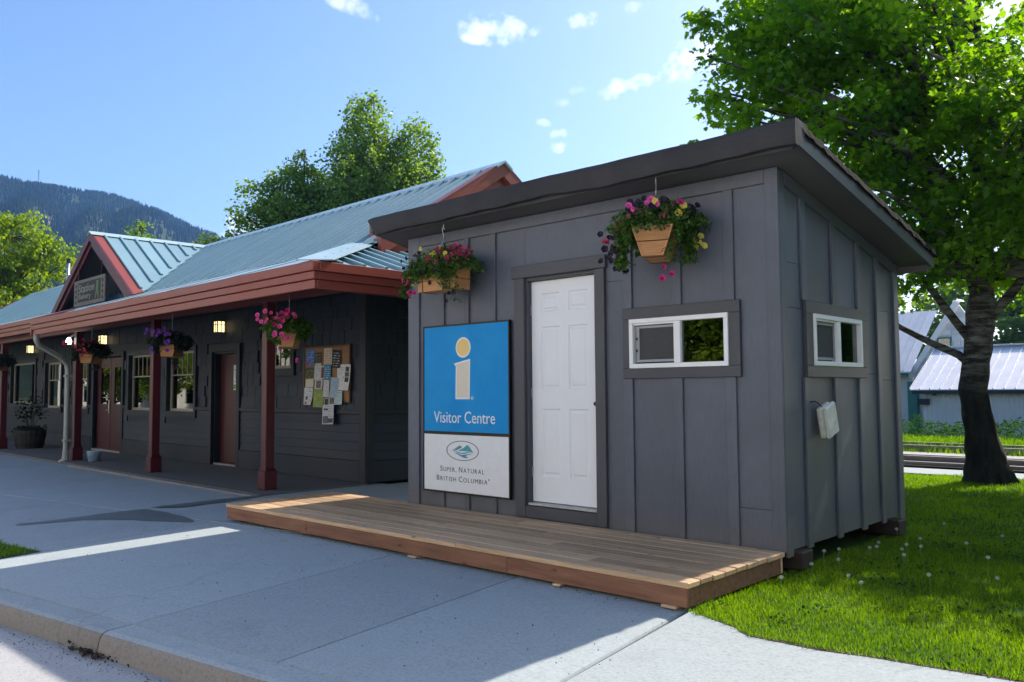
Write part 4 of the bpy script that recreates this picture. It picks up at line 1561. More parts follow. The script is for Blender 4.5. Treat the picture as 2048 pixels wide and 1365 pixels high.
def letters(body, x0, x1, z0, z1, y, mat, parent, name='lettering', depth=.0015, smallcaps=False):
    """flat lettering in the xz plane fitted to a box, facing -y"""
    if smallcaps:
        # words set with a taller first letter
        me = bpy.data.meshes.new(name)
        bm = bmesh.new()
        cx = 0
        for w in body.split(' '):
            for part, sc in ((w[0], 1.0), (w[1:], .80)):
                if not part:
                    continue
                for ch in part:
                    t_ = text_mesh(ch)
                    if len(t_.vertices) == 0:
                        continue
                    xs = [v.co.x for v in t_.vertices]
                    w0, w1 = min(xs), max(xs)
                    for v in t_.vertices:
                        v.co.x = (v.co.x - w0) * sc * .82 + cx
                        v.co.y *= sc
                    cx += (w1 - w0) * sc * .82 + .15
                    bm.from_mesh(t_)
            cx += .22
        bm.to_mesh(me)
        bm.free()
    else:
        me = text_mesh(body)
    co = np.array([v.co[:] for v in me.vertices])
    lo, hi = co.min(0), co.max(0)
    if smallcaps:
        lo[1] = 0
        hi[1] = max(hi[1], .7)
    for v in me.vertices:
        X = x0 + (v.co.x - lo[0]) / (hi[0] - lo[0]) * (x1 - x0)
        Z = z0 + (v.co.y - lo[1]) / (hi[1] - lo[1]) * (z1 - z0)
        v.co = (X, y, Z)
    b = bmesh.new()
    b.from_mesh(me)
    fs = list(b.faces)
    r = bmesh.ops.extrude_face_region(b, geom=fs)
    bmesh.ops.translate(b, vec=(0, depth, 0), verts=[v for v in r['geom'] if isinstance(v, bmesh.types.BMVert)])
    bmesh.ops.recalc_face_normals(b, faces=b.faces)
    b.to_mesh(me)
    b.free()
    me.materials.clear()
    me.materials.append(MATS[mat])
    return link(name, me, parent)


plain('sign_white', (0.74, 0.75, 0.76), 0.4)
plain('sign_ink', (0.05, 0.05, 0.065), 0.5)
plain('sign_yellow', (0.80, 0.56, 0.19), 0.45)
plain('sign_cream', (0.66, 0.60, 0.49), 0.45)
plain('teal_ink', (0.05, 0.33, 0.36), 0.5)
plain('slate_ink', (0.10, 0.24, 0.29), 0.5)
plain('blue_ink', (0.04, 0.27, 0.42), 0.5)
plain('carved_wood', (0.15, 0.13, 0.10), 0.7)
plain('carved_dark', (0.035, 0.035, 0.03), 0.8)
plain('carved_pale', (0.26, 0.25, 0.20), 0.7)
plain('carved_green', (0.10, 0.15, 0.07), 0.7)
plain('green_ink', (0.12, 0.33, 0.05), 0.6)


def bluesign():
    s = NT('sign_blue')
    p = s.pos()
    n = s.noise(p, 2.2, 5, 0.6)
    col = s.ramp(n, [(0.35, (0.0, 0.24, 0.60)), (0.75, (0.012, 0.29, 0.64))])
    st = s.ramp(s.noise(s.pos((30, 1, 1.0)), 3, 3), [(0.66, (0, 0, 0)), (0.74, (1, 1, 1))])
    col = s.mix(s.math('MULTIPLY', st, .12), col, (0.3, 0.5, 0.7))
    s.set(col, 0.5, spec=0.2)


bluesign()


def visitor_sign():
    Y = -.05
    t = thing('visitor_sign', 'blue and white Visitor Centre sign with a large letter i on the shed wall', 'sign')
    m = MB()
    x0, x1, z0, z1, zm0, zm1 = -4.015, -2.745, .325, 2.065, .925, .955
    f = .016
    m.box((x0, Y + .0, z0), (x1, Y + .022, z1))
    m.box((x0, Y - .008, z0), (x0 + f, Y, z1)).box((x1 - f, Y - .008, z0), (x1, Y, z1)).box((x0 + f, Y - .008, z1 - f), (x1 - f, Y, z1)).box((x0 + f, Y - .008, z0), (x1 - f, Y, z0 + f))
    m.box((x0 + f, Y - .008, zm0), (x1 - f, Y, zm1))
    m.build('sign_frame', 'black_metal', t)
    MB().box((x0 + f + .001, Y - .004, zm1 + .001), (x1 - f - .001, Y - .0005, z1 - f - .001)).build('blue_panel', 'sign_blue', t)
    MB().box((x0 + f + .001, Y - .004, z0 + f + .001), (x1 - f - .001, Y - .0005, zm0 - .001)).build('white_panel', 'sign_white', t)
    yy = Y - .0055

    def disc(cx, cz, rx, rz, y, n=40):
        return MB().prism([(cx + rx * math.cos(2 * math.pi * k / n), cz + rz * math.sin(2 * math.pi * k / n)) for k in range(n)], y, y + .0012, 1)
    disc(-3.396, 1.819, .110, .105, yy).build('dot_outline', 'sign_white', t)
    disc(-3.396, 1.819, .094, .089, yy - .0014).build('dot', 'sign_yellow', t)
    MB().prism([(-3.512, 1.29), (-3.302, 1.29), (-3.294, 1.700), (-3.535, 1.657), (-3.505, 1.625)], yy, yy + .0012, 1).build('stem_outline', 'sign_white', t)
    MB().prism([(-3.496, 1.306), (-3.318, 1.306), (-3.310, 1.681), (-3.508, 1.645), (-3.488, 1.625)], yy - .0014, yy - .0002, 1).build('stem', 'sign_cream', t)
    letters('Visitor Centre', -3.845, -2.945, 1.045, 1.165, yy, 'sign_white', t)
    letters('\u00ae', -3.285, -3.245, 1.283, 1.322, yy, 'sign_white', t, 'trademark')
    # emblem
    cx, cz, rx, rz = -3.412, .765, .238, .102
    n = 48
    m = MB()
    vs = []
    for k in range(n):
        c, s_ = math.cos(2 * math.pi * k / n), math.sin(2 * math.pi * k / n)
        vs += [(cx + rx * c, yy, cz + rz * s_), (cx + (rx - .011) * c, yy, cz + (rz - .007) * s_)]
    m.add(vs, [(2 * k, 2 * ((k + 1) % n), 2 * ((k + 1) % n) + 1, 2 * k + 1) for k in range(n)])
    m.build('emblem_ring', 'sign_ink', t)

    def E(poly, mat, nm):   # emblem unit coords u -1..1, v -1..1
        MB().prism([(cx + p[0] * .16, cz + p[1] * .075) for p in poly], yy - .001, yy, 1).build(nm, mat, t)
    E([(-.9, .02), (-.25, .72), (0.0, .52), (-.25, .25), (-.5, .05)], 'slate_ink', 'mountain_mark')
    E([(-.4, -.05), (.15, .45), (.45, .85), (.62, .62), (1.0, -.15), (.6, -.05), (.1, -.02)], 'teal_ink', 'mountain_mark')
    E([(-1.05, -.08), (-.7, -.02), (-.2, -.25), (.1, -.27), (.45, -.12), (1.0, -.2), (.5, -.24), (.15, -.42), (-.25, -.38), (-.65, -.16)], 'blue_ink', 'wave_mark')
    E([(-.8, -.35), (-.5, -.33), (-.1, -.55), (.2, -.5), (.55, -.38), (.98, -.42), (.55, -.5), (.3, -.66), (.55, -.9), (.2, -.95), (-.1, -.8), (-.45, -.5)], 'blue_ink', 'wave_mark')
    letters('SUPER, NATURAL', -3.745, -3.10, .545, .60, yy, 'sign_ink', t, smallcaps=True)
    letters('BRITISH COLUMBIA', -3.80, -3.055, .448, .503, yy, 'sign_ink', t, smallcaps=True)
    letters('\u00ae', -3.045, -3.027, .485, .503, yy, 'sign_ink', t, 'trademark')


visitor_sign()


def carved_sign():
    t = thing('carved_sign', 'carved wooden sign board hanging in the dormer gable', 'sign', SW(-9.75, .80, 3.76), R(-1.7))
    MB().cbox((-1.0, 0, -.31), (1.0, .03, .31), .006).build('sign_board', 'carved_wood', t)
    MB().box((-.72, -.006, -.22), (.74, .0, .24)).build('carved_panel', 'carved_dark', t)
    letters('Station', -.66, .38, .00, .19, -.012, 'carved_pale', t, depth=.006)
    letters('Bakery', -.64, .15, -.19, -.03, -.012, 'carved_pale', t, depth=.006)
    MB().prism([(.42, -.20), (.50, -.19), (.56, -.05), (.62, -.20), (.69, -.19), (.63, .02), (.66, .20), (.52, .21), (.50, .05)], -.012, -.006, 1).build('carved_figure', 'carved_green', t)
    for sx in (-.86, .87):
        for k in range(4):
            z = -.2 + k * .13
            MB().prism([(sx - .05, z - .03), (sx + .02, z - .05), (sx + .05, z), (sx, z + .045), (sx - .03, z + .02)], -.005, .0, 1).build('carved_glyph', 'carved_dark', t)
    m = MB()
    for sx in (-.75, .75):
        m.tube([(sx, .02, .31), (sx, .02, .31 + .5)], .01, 5)
    m.build('hanger', 'black_metal', t)


carved_sign()

# small notice on the side door
t = thing('door_notice', 'narrow white and green notice fixed on the dark red side door', 'notice', SW(-3.92, YW + .122, 1.66), R(-1.7))
MB().box((-.12, 0, -.235), (.12, .004, .235)).build('notice_sheet', 'sign_white', t)
MB().box((-.115, -.0015, -.215), (.115, 0, -.13)).build('green_band', 'green_ink', t)
letters('WASHROOMS', -.10, .10, .12, .155, -.0015, 'sign_ink', t, depth=.001)
m = MB()
for i, zz in enumerate((.175, .20, .07, .085, -.06, -.08, -.10)):
    m.box((-.09, -.0012, zz), (.02 + .07 * ((i * 37) % 5) / 5, -.0002, zz + .006))
for sx in (-.03, .03):
    m.lathe([(.0, .035), (.012, .028), (.012, .02), (.0, .016)], 6, (sx, -.001, .02)).box((sx - .012, -.0012, -.03), (sx + .012, -.0002, .034))
m.build('small_print', 'sign_ink', t)
# lit window sign
t = thing('open_sign', 'green glowing OPEN sign hanging inside the station window', 'sign', SW(-7.9, YW + .14, 1.74), R(-1.7))
MB().box((-.30, .012, -.09), (.30, .03, .10)).build('sign_box', 'black_metal', t)
letters('OPEN', -.26, .26, -.06, .07, .008, 'neon_green', t, depth=.003)
m = MB()
for k in range(7):
    m.box((.02, .01, -.22 - k * .06), (.02 + .05 + .02 * (k % 3), .013, -.20 - k * .06))
m.build('tube_lines', 'neon_teal', t)


# ------------------------------------------------------------------ bulletin board and papers
def papermat(name, base, ink=(0.05, 0.05, 0.06), rows=18, pic=None, dens=0.5, margin=0.1, header=None):
    s = NT(name)
    t = s.new('ShaderNodeTexCoord')
    sp = s.new('ShaderNodeSeparateXYZ')
    s.l.new(t.outputs['UV'], sp.inputs[0])
    u, v = sp.outputs[0], sp.outputs[1]
    row = s.math('FRACT', s.math('MULTIPLY', v, rows))
    line = s.math('GREATER_THAN', row, 0.55)
    mp = s.new('ShaderNodeMapping')
    mp.inputs['Scale'].default_value = (26, rows * 1.0, 1)
    s.l.new(t.outputs['UV'], mp.inputs[0])
    wd = s.new('ShaderNodeTexWhiteNoise')
    wd.noise_dimensions = '2D'
    fl = s.new('ShaderNodeVectorMath', operation='FLOOR')
    s.l.new(mp.outputs[0], fl.inputs[0])
    s.l.new(fl.outputs[0], wd.inputs['Vector'])
    word = s.math('GREATER_THAN', wd.outputs['Value'], 1 - dens)
    mk = s.math('MULTIPLY', line, word)
    inx = s.math('MULTIPLY', s.math('GREATER_THAN', u, margin), s.math('LESS_THAN', u, 1 - margin))
    iny = s.math('MULTIPLY', s.math('GREATER_THAN', v, .06), s.math('LESS_THAN', v, .92))
    mk = s.math('MULTIPLY', mk, s.math('MULTIPLY', inx, iny))
    col = s.mix(s.math('MULTIPLY', mk, .75), base, ink)
    for (x0, y0, x1, y1, c) in (pic or []):
        r = s.math('MULTIPLY', s.math('MULTIPLY', s.math('GREATER_THAN', u, x0), s.math('LESS_THAN', u, x1)), s.math('MULTIPLY', s.math('GREATER_THAN', v, y0), s.math('LESS_THAN', v, y1)))
        nn = s.noise(t.outputs['UV'], 9, 5)
        pc = s.ramp(nn, [(0.35, scale_c(c, .45)), (0.65, scale_c(c, 1.5))])
        col = s.mix(r, col, pc)
    s.set(col, 0.6, spec=0.3)


PAPERS = [
    ((-1.200, -0.93, 1.80, 2.06), 'blue poster with a red spot at the top left of the board', dict(base=(.05, .13, .36), ink=(.5, .6, .8), rows=9, dens=.35, pic=[(.1, .05, .45, .25, (.4, .05, .12)), (.45, .4, .75, .8, (.12, .25, .5))])),
    ((-0.943, -0.735, 1.84, 2.01), 'dark photo flyer beside the blue poster', dict(base=(.05, .04, .03), ink=(.5, .45, .35), rows=6, dens=.4, pic=[(.1, .1, .9, .45, (.1, .08, .06))])),
    ((-0.912, -0.738, 1.75, 1.90), 'small cream torn note in the middle of the board', dict(base=(.5, .48, .40), rows=5, dens=.25)),
    ((-0.653, -0.427, 1.80, 2.07), 'cream sheet with orange lettering at the top of the board', dict(base=(.50, .47, .38), ink=(.55, .16, .04), rows=7, dens=.7)),
    ((-0.408, -0.18, 1.75, 2.03), 'black poster with white script at the top right', dict(base=(.02, .02, .022), ink=(.55, .55, .55), rows=7, dens=.55)),
    ((-0.267, 0.092, 1.40, 1.80), 'large white flyer with three round dark pictures sticking out at the right', dict(base=(.60, .62, .63), rows=24, dens=.3, pic=[(.62, .72, .9, .9, (.05, .05, .06)), (.58, .52, .92, .70, (.09, .09, .1)), (.6, .32, .92, .50, (.05, .05, .06))])),
    ((-1.198, -0.91, 1.61, 1.775), 'dark green landscape leaflet at the left edge', dict(base=(.05, .06, .025), ink=(.3, .32, .2), rows=8, dens=.4)),
    ((-0.92, -0.621, 1.58, 1.79), 'white sheet with a brown picture strip in the centre', dict(base=(.52, .54, .56), rows=14, dens=.5, pic=[(.68, .1, .92, .9, (.15, .04, .025))])),
    ((-0.641, -0.443, 1.575, 1.81), 'teal blue leaflet right of centre', dict(base=(.02, .18, .32), ink=(.55, .55, .5), rows=7, dens=.5)),
    ((-1.176, -0.938, 1.455, 1.585), 'pale cream blank note at the left', dict(base=(.50, .52, .42), rows=9, dens=.12)),
    ((-0.898, -0.667, 1.42, 1.575), 'white sheet with a grey square photo', dict(base=(.48, .48, .46), rows=3, dens=.1, pic=[(.18, .12, .8, .88, (.13, .12, .11))])),
    ((-1.203, -0.945, 1.17, 1.445), 'white notice with torn tabs at the lower left', dict(base=(.55, .56, .60), rows=10, dens=.45, pic=[(.1, .04, .35, .18, (.35, .05, .05)), (.2, .3, .42, .5, (.06, .06, .06))])),
    ((-0.934, -0.63, 1.13, 1.405), 'green poster along the lower edge of the board', dict(base=(.18, .27, .07), ink=(.5, .45, .2), rows=8, dens=.35, pic=[(.35, .4, .75, .62, (.25, .22, .05))])),
    ((-0.638, -0.468, 1.295, 1.565), 'narrow white notice pinned at an angle', dict(base=(.50, .50, .54), rows=14, dens=.35)),
    ((-0.431, -0.229, 1.285, 1.60), 'pale blue sheet on the right half', dict(base=(.30, .40, .50), rows=16, dens=.25)),
    ((-0.448, -0.101, 1.175, 1.388), 'pale aqua flyer with a dark portrait photo at the lower right', dict(base=(.38, .50, .52), rows=9, dens=.25, pic=[(.04, .08, .38, .65, (.12, .1, .08))])),
    ((-0.642, -0.325, 0.867, 1.175), 'white flyer hanging below the board with a motor picture', dict(base=(.50, .51, .56), rows=12, dens=.4, pic=[(.05, .05, .5, .42, (.12, .13, .15)), (.45, .08, .95, .3, (.06, .07, .09)), (.1, .72, .5, .8, (.03, .03, .03))])),
    ((-0.607, -0.455, 1.165, 1.275), 'small black and white photo card at the bottom edge', dict(base=(.3, .28, .27), rows=3, dens=.1, pic=[(.2, .1, .8, .9, (.02, .02, .02))])),
]


def board():
    t = thing('bulletin_board', 'wood framed cork notice board covered with pinned papers on the station wall', 'notice board', SW(-.60, YW - .03, 1.66), R(-1.7))
    w, h = .635, .425
    MB().box((-w, -.015, -h), (w, 0, h)).build('cork_sheet', 'cork', t)
    m = MB()
    f = .03
    for a, b in (((-w - f, -.035, h), (w + f, .0, h + f)), ((-w - f, -.035, -h - f), (w + f, 0, -h)), ((-w - f, -.035, -h), (-w, 0, h)), ((w, -.035, -h), (w + f, 0, h))):
        m.cbox(a, b, .004)
    m.build('board_frame', 'board_wood', t)
    g = random.Random(5)
    for i, ((x0, x1, z0, z1), lab, kw) in enumerate(PAPERS):
        mn = 'paper_%d' % i
        papermat(mn, **kw)
        nx, nz = 5, 7
        y0 = YW - .052 - .0022 * i
        vs, uv = [], []
        curl = g.uniform(.004, .014) * (2.2 if i in (5, 11, 16) else 1)
        rotz = g.uniform(-.03, .03) + (-.08 if i in (13, 4) else 0)
        cx, cz = (x0 + x1) / 2, (z0 + z1) / 2
        for j in range(nz):
            for k in range(nx):
                u, v = k / (nx - 1), j / (nz - 1)
                X = (x0 - cx) + (x1 - x0) * u
                Z = (z0 - cz) + (z1 - z0) * v
                X, Z = X * math.cos(rotz) - Z * math.sin(rotz), X * math.sin(rotz) + Z * math.cos(rotz)
                yb = -curl * (1 - v) ** 2 * (1 + .6 * math.sin(3 * u + i)) - curl * .4 * abs(u - .5)
                vs.append((X, yb, Z))
                uv.append((u, v))
        me = bpy.data.meshes.new('paper')
        me.from_pydata(vs, [], [(j * nx + k, j * nx + k + 1, (j + 1) * nx + k + 1, (j + 1) * nx + k) for j in range(nz - 1) for k in range(nx - 1)])
        ul = me.uv_layers.new()
        for lp in me.loops:
            ul.data[lp.index].uv = uv[lp.vertex_index]
        me.materials.append(MATS[mn])
        me.polygons.foreach_set('use_smooth', [True] * len(me.polygons))
        o = link('pinned_paper', me, None, SW(cx, y0, cz), (0, 0, R(-1.7)))
        tag(o, lab, 'paper', 'papers pinned on the notice board')


board()


# ------------------------------------------------------------------ visitor centre shed
SH = thing('visitor_shed', 'small grey board and batten shed with a shed roof and white door', 'shed')
W_, D_ = 4.30, 2.526
RS = (3.061 - 2.577) / 2.526    # roof fall per metre


def zs(y):
    return 3.061 - RS * y


def shed():
    ZB = .16
    fh = [(-2.60, -1.70, .17, 2.46), (-1.36, -.40, 1.54, 1.985)]
    # front siding sheets between batten lines
    xs = [-W_, -3.76, -3.37, -2.98, -2.58, -1.375, -.885, -.405, 0]
    g = random.Random(9)
    joints = {0: [1.9], 1: [.62], 3: [], 4: [2.33], 7: [.46]}
    for i in range(len(xs) - 1):
        zz = [ZB] + joints.get(i, []) + [3.06]
        for a, b in zip(zz[:-1], zz[1:]):
            grid_wall('siding_panel', 'shed_paint', xs[i] + .0015, xs[i + 1] - .0015, a + .002, b - .002, 0.0, .03, fh, SH)
    # right side
    ys = [.03, .415, 1.005, 1.545, 2.005, D_]
    rh = [(.515, 1.545, 1.54, 1.985)]
    jr = {0: [2.0, 2.35], 3: [1.5], 4: [1.45, 2.1], 1: []}
    for i in range(len(ys) - 1):
        zz = [ZB] + jr.get(i, []) + [zs(ys[i + 1])]
        for a, b in zip(zz[:-1], zz[1:]):
            grid_wall('siding_panel', 'shed_paint', ys[i] + .0015, ys[i + 1] - .0015, a + .002, b - .002, -.03, 0.0, rh, SH, axis='y')
    MB().prism([(.03, ZB), (D_, ZB), (D_, zs(D_)), (.03, zs(.03))], -W_, -W_ + .03, 0).build('side_wall', 'shed_paint', SH)
    MB().box((-W_ + .03, D_ - .03, ZB), (-.03, D_, 2.57)).build('rear_wall', 'shed_paint', SH)
    MB().box((-W_ + .03, .03, ZB), (-.03, D_ - .03, ZB + .06)).build('floor', 'interior', SH)
    MB().box((-W_ + .04, .032, ZB + .1), (-2.8, .036, 2.9)).build('wall_lining', 'interior', SH)
    MB().box((-W_ + .06, D_ - .05, ZB), (-.04, D_ - .032, 2.5)).build('wall_lining', 'interior', SH)
    # battens, corner boards, frieze (front)
    FZ = 2.948

    def bat(x0, x1, z0, z1, nm='batten'):
        MB().cbox((x0, -.022, z0), (x1, -.0005, z1), .003).build(nm, 'shed_paint', SH)
    bat(-4.305, -4.125, ZB, 3.056, 'corner_board')
    bat(-.088, .020, ZB, 3.056, 'corner_board')
    for x in (-3.76, -3.385, -3.00):
        bat(x - .035, x + .035, ZB, FZ)
    for x in (-1.375, -.885, -.405):
        bat(x - .044, x + .044, ZB, 1.468)
        bat(x - .044, x + .044, 2.072, FZ)
    MB().cbox((-4.123, -.022, FZ), (-.09, -.0005, 3.056), .003).build('frieze_board', 'shed_paint', SH)
    # right side
    def batr(y0, y1, z0, z1, nm='batten'):
        MB().cbox((.0005, y0, z0), (.022, y1, z1), .003).build(nm, 'shed_paint', SH)
    MB().cbox((.0005, .0, ZB - .04), (.021, .10, zs(.1) - .0), .003).build('corner_board', 'shed_paint', SH)
    batr(D_ - .095, D_ + .02, ZB - .04, zs(D_) - .0, 'corner_board')
    for y, l in ((.37, 1), (.96, 1), (1.50, 1), (1.965, 0)):
        if l:
            batr(y, y + .09, ZB - .02, 1.462)
            batr(y, y + .09, 2.07, zs(y + .045) - .10)
        else:
            batr(y, y + .09, ZB - .02, zs(y + .045) - .10)
    MB().prism([(.101, zs(.10) - .105), (D_ - .096, zs(D_ - .096) - .105), (D_ - .096, zs(D_ - .096) - .004), (.101, zs(.10) - .004)], .0005, .022, 0).build('frieze_board', 'shed_paint', SH)
    nails = MB()
    for x in (-4.22, -3.76, -3.385, -3.0, -1.375, -.885, -.405, -.035):
        z = .26 + g.uniform(0, .08)
        while z < 2.9:
            if not (1.46 < z < 2.08 and -1.45 < x < -.3):
                for dx in ((-.012, .015) if g.random() < .4 else (0,)):
                    nails.lathe([(.0, 0), (.0045, 0), (.0045, .0012), (.0, .0014)], 6, (0, 0, 0))
                    for k in range(24):
                        vx, vy, vz = nails.v[-24 + k]
                        nails.v[-24 + k] = (x + dx + vx, -.0222 - vz, z + vy)
            z += .40 + g.uniform(-.05, .05)
    setk(nails.build('nail_heads', 'shed_trim', SH), 'stuff')
    # ---- door
    d = link('door', None, SH)
    def tr(a, b, nm='door_trim', mat='shed_trim'):
        MB().cbox(a, b, .004).build(nm, mat, d)
    tr((-2.705, -.034, .175), (-2.575, -.001, 2.455))
    tr((-1.725, -.034, .175), (-1.615, -.001, 2.455))
    tr((-2.735, -.040, 2.457), (-1.595, -.001, 2.575))
    tr((-2.574, -.030, .175), (-1.726, .02, .285), 'door_apron')
    tr((-2.60, .0, .17), (-2.557, .12, 2.46), 'door_jamb')
    tr((-1.743, .0, .17), (-1.70, .12, 2.46), 'door_jamb')
    tr((-2.556, .0, 2.425), (-1.744, .12, 2.46), 'door_jamb')
    MB().cbox((-2.555, -.01, .29), (-1.745, .075, .315), .003).build('threshold', 'galvanised', d)
    # slab with six raised panels
    X0, X1, Z0, Z1, YF = -2.553, -1.747, .322, 2.42, .06
    pan = []
    for (a, b) in ((-2.435, -2.205), (-2.10, -1.87)):
        for (c, e) in ((.56, 1.20), (1.38, 1.98), (2.12, 2.30)):
            pan.append((a, b, c, e))
    m = MB()
    xs2 = sorted({X0, X1} | {p[i] for p in pan for i in (0, 1)})
    zs2 = sorted({Z0, Z1} | {p[i] for p in pan for i in (2, 3)})
    for i in range(len(xs2) - 1):
        for j in range(len(zs2) - 1):
            cx, cz = (xs2[i] + xs2[i + 1]) / 2, (zs2[j] + zs2[j + 1]) / 2
            hit = [p for p in pan if p[0] < cx < p[1] and p[2] < cz < p[3]]
            if not hit:
                m.add([(xs2[i], YF, zs2[j]), (xs2[i + 1], YF, zs2[j]), (xs2[i + 1], YF, zs2[j + 1]), (xs2[i], YF, zs2[j + 1])], [(0, 1, 2, 3)])
    for (a, b, c, e) in pan:
        rings = [(0, 0), (.012, .011), (.026, .011), (.045, .002)]
        for q in range(3):
            (i0, y0), (i1, y1) = rings[q], rings[q + 1]
            A = [(a + i0, c + i0), (b - i0, c + i0), (b - i0, e - i0), (a + i0, e - i0)]
            B = [(a + i1, c + i1), (b - i1, c + i1), (b - i1, e - i1), (a + i1, e - i1)]
            for k in range(4):
                l = (k + 1) % 4
                m.add([(A[k][0], YF + y0, A[k][1]), (A[l][0], YF + y0, A[l][1]), (B[l][0], YF + y1, B[l][1]), (B[k][0], YF + y1, B[k][1])], [(0, 1, 2, 3)])
        i1, y1 = rings[3]
        m.add([(a + i1, YF + y1, c + i1), (b - i1, YF + y1, c + i1), (b - i1, YF + y1, e - i1), (a + i1, YF + y1, e - i1)], [(0, 1, 2, 3)])
    m.add([(X0, YF, Z0), (X1, YF, Z0), (X1, YF + .04, Z0), (X0, YF + .04, Z0), (X0, YF + .04, Z1), (X1, YF + .04, Z1)], [(0, 1, 2, 3), (3, 2, 5, 4)])
    m.build('door_leaf', 'white_door', d)
    MB().lathe([(.0, -.04), (.018, -.036), (.021, -.026), (.010, -.014), (.010, .0)], 12).build('door_handle', 'black_metal', d, loc=(-1.772, YF - .0, 1.25), rot=(R(-90), 0, 0), smooth=True)
    for z in (.55, 1.3, 2.1):
        MB().box((-2.557, YF - .012, z), (-2.545, YF + .01, z + .10)).build('hinge', 'galvanised', d)

    # ---- windows
    def win(nm, toW, a, b, z0, z1, tw, trim, left_dark=True):
        """a,b along the wall; toW maps (along, out, z)"""
        w = link('window', None, SH)

        def bx(p, q, name, mat, ch=.003):
            P, Q = toW(*p), toW(*q)
            MB().cbox(P, Q, ch).build(name, mat, w)
        (ta, tb, tz0, tz1) = trim
        bx((ta, .034, z1), (tb, .001, tz1), 'window_trim', 'shed_trim')
        bx((ta, .034, tz0), (tb, .001, z0), 'window_trim', 'shed_trim')
        bx((ta, .033, z0 + .001), (a, .001, z1 - .001), 'window_trim', 'shed_trim')
        bx((b, .033, z0 + .001), (tb, .001, z1 - .001), 'window_trim', 'shed_trim')
        f = .038
        bx((a, .046, z1 - f), (b, -.03, z1), 'window_frame', 'white_vinyl')
        bx((a, .046, z0), (b, -.03, z0 + f), 'window_frame', 'white_vinyl')
        bx((a, .046, z0 + f), (a + f, -.03, z1 - f), 'window_frame', 'white_vinyl')
        bx((b - f, .046, z0 + f), (b, -.03, z1 - f), 'window_frame', 'white_vinyl')
        mid = (a + b) / 2
        bx((mid - .028, .040, z0 + f), (mid + .034, -.02, z1 - f), 'window_mullion', 'white_vinyl')
        # inner track lip
        bx((a + f, .03, z1 - f - .016), (mid - .028, -.02, z1 - f), 'window_track', 'white_vinyl', .002)
        # sliding sash behind the insect screen
        s0, s1, c0, c1 = a + f + .012, mid - .03, z0 + f + .012, z1 - f - .022
        for p, q in (((s0, .012, c1 - .022), (s1, -.012, c1)), ((s0, .012, c0), (s1, -.012, c0 + .022)), ((s0, .012, c0 + .022), (s0 + .035, -.012, c1 - .022)), ((s1 - .012, .012, c0 + .022), (s1, -.012, c1 - .022))):
            bx(p, q, 'sash', 'grey_sash', .002)
        bx((s0 + .035, .0, c0 + .022), (s1 - .012, -.003, c1 - .022), 'insect_screen', 'screen_mesh', .0005)
        for zz in (c0 + .09, c1 - .12):
            bx((s0 + .003, .018, zz), (s0 + .022, .0125, zz + .02), 'sash_latch', 'black_metal', .001)
        bx((mid + .034, .008, z0 + f), (b - f, .004, z1 - f), 'pane', 'glass_strong', .0005)
        return w
    win('f', lambda u, o, z: (u, -o, z), -1.347, -.410, 1.556, 1.976, .07, (-1.422, -.312, 1.469, 2.071))
    win('r', lambda u, o, z: (o, u, z), .527, 1.533, 1.556, 1.972, .07, (.40, 1.66, 1.464, 2.069))

    # ---- roof
    x0, x1, y0, y1 = -4.60, .305, -.33, D_ + .10
    # soffit
    MB().slab([(x0 + .03, y0 + .03, zs(y0 + .03) + .018), (x1 - .03, y0 + .03, zs(y0 + .03) + .018), (x1 - .03, y1, zs(y1) + .018), (x0 + .03, y1, zs(y1) + .018)], .014).build('soffit', 'shed_soffit', SH)
    # rake boards on both sides
    for xa, xb in ((x1 - .03, x1 + .0), (x0, x0 + .03)):
        m = MB().prism([(y0 + .02, zs(y0 + .02) + .0), (y1 + .1, zs(y1 + .1) + .0), (y1 + .1, zs(y1 + .1) + .125), (y0 + .02, zs(y0 + .02) + .125)], xa, xb, 0)
        m.build('rake_board', 'shed_trim', SH)
    MB().cbox((x0 + .03, y1 + .02, zs(y1) - .06), (x1 - .03, y1 + .05, zs(y1) + .11), .004).build('rear_fascia', 'shed_soffit', SH)
    MB().box((x0 + .04, y0 + .05, zs(0) + .03), (x1 - .04, y0 + .08, zs(0) + .16)).build('eave_blocking', 'shed_soffit', SH)
    # roof deck and granule surface with a ragged edge on the right
    g2 = random.Random(21)
    n = 46
    top = []
    for i in range(n + 1):
        y = y0 + .05 + (y1 + .14 - y0 - .05) * i / n
        jag = .012 + .014 * g2.random() + (.012 if i % 7 == 3 else 0)
        top.append((y, jag))
    m = MB()
    vs = []
    for (y, jag) in top:
        z = zs(y)
        lift = .145 + g2.uniform(0, .012) + (.02 if g2.random() < .15 else 0)
        vs += [(x0 - .03, y, z + .15), (x0 - .03, y, z + .118), (x1 - .15, y, z + .165), (x1 + jag * .4, y, z + lift + .018), (x1 + jag + .004, y, z + lift - .032 - jag * .6), (x1 + .0, y, z + .112)]
    fs = []
    for i in range(n):
        a = i * 6
        for k in range(5):
            fs.append((a + [1, 0, 2, 3, 4][k], a + [0, 2, 3, 4, 5][k], a + 6 + [0, 2, 3, 4, 5][k], a + 6 + [1, 0, 2, 3, 4][k]))
        fs.append((a + 5, a + 1, a + 7, a + 11))
    m.add(vs, fs)
    m.build('roof_surface', 'torch_roof', SH)
    # front roll of membrane over the eave: rounded, slightly wavy
    prof = [(.12, .125), (-.050, .143), (-.070, .138), (-.078, .124), (-.080, .05), (-.077, -.020), (-.070, -.043), (-.045, -.050), (.01, -.038), (.04, -.012)]
    nx = 70
    vs = []
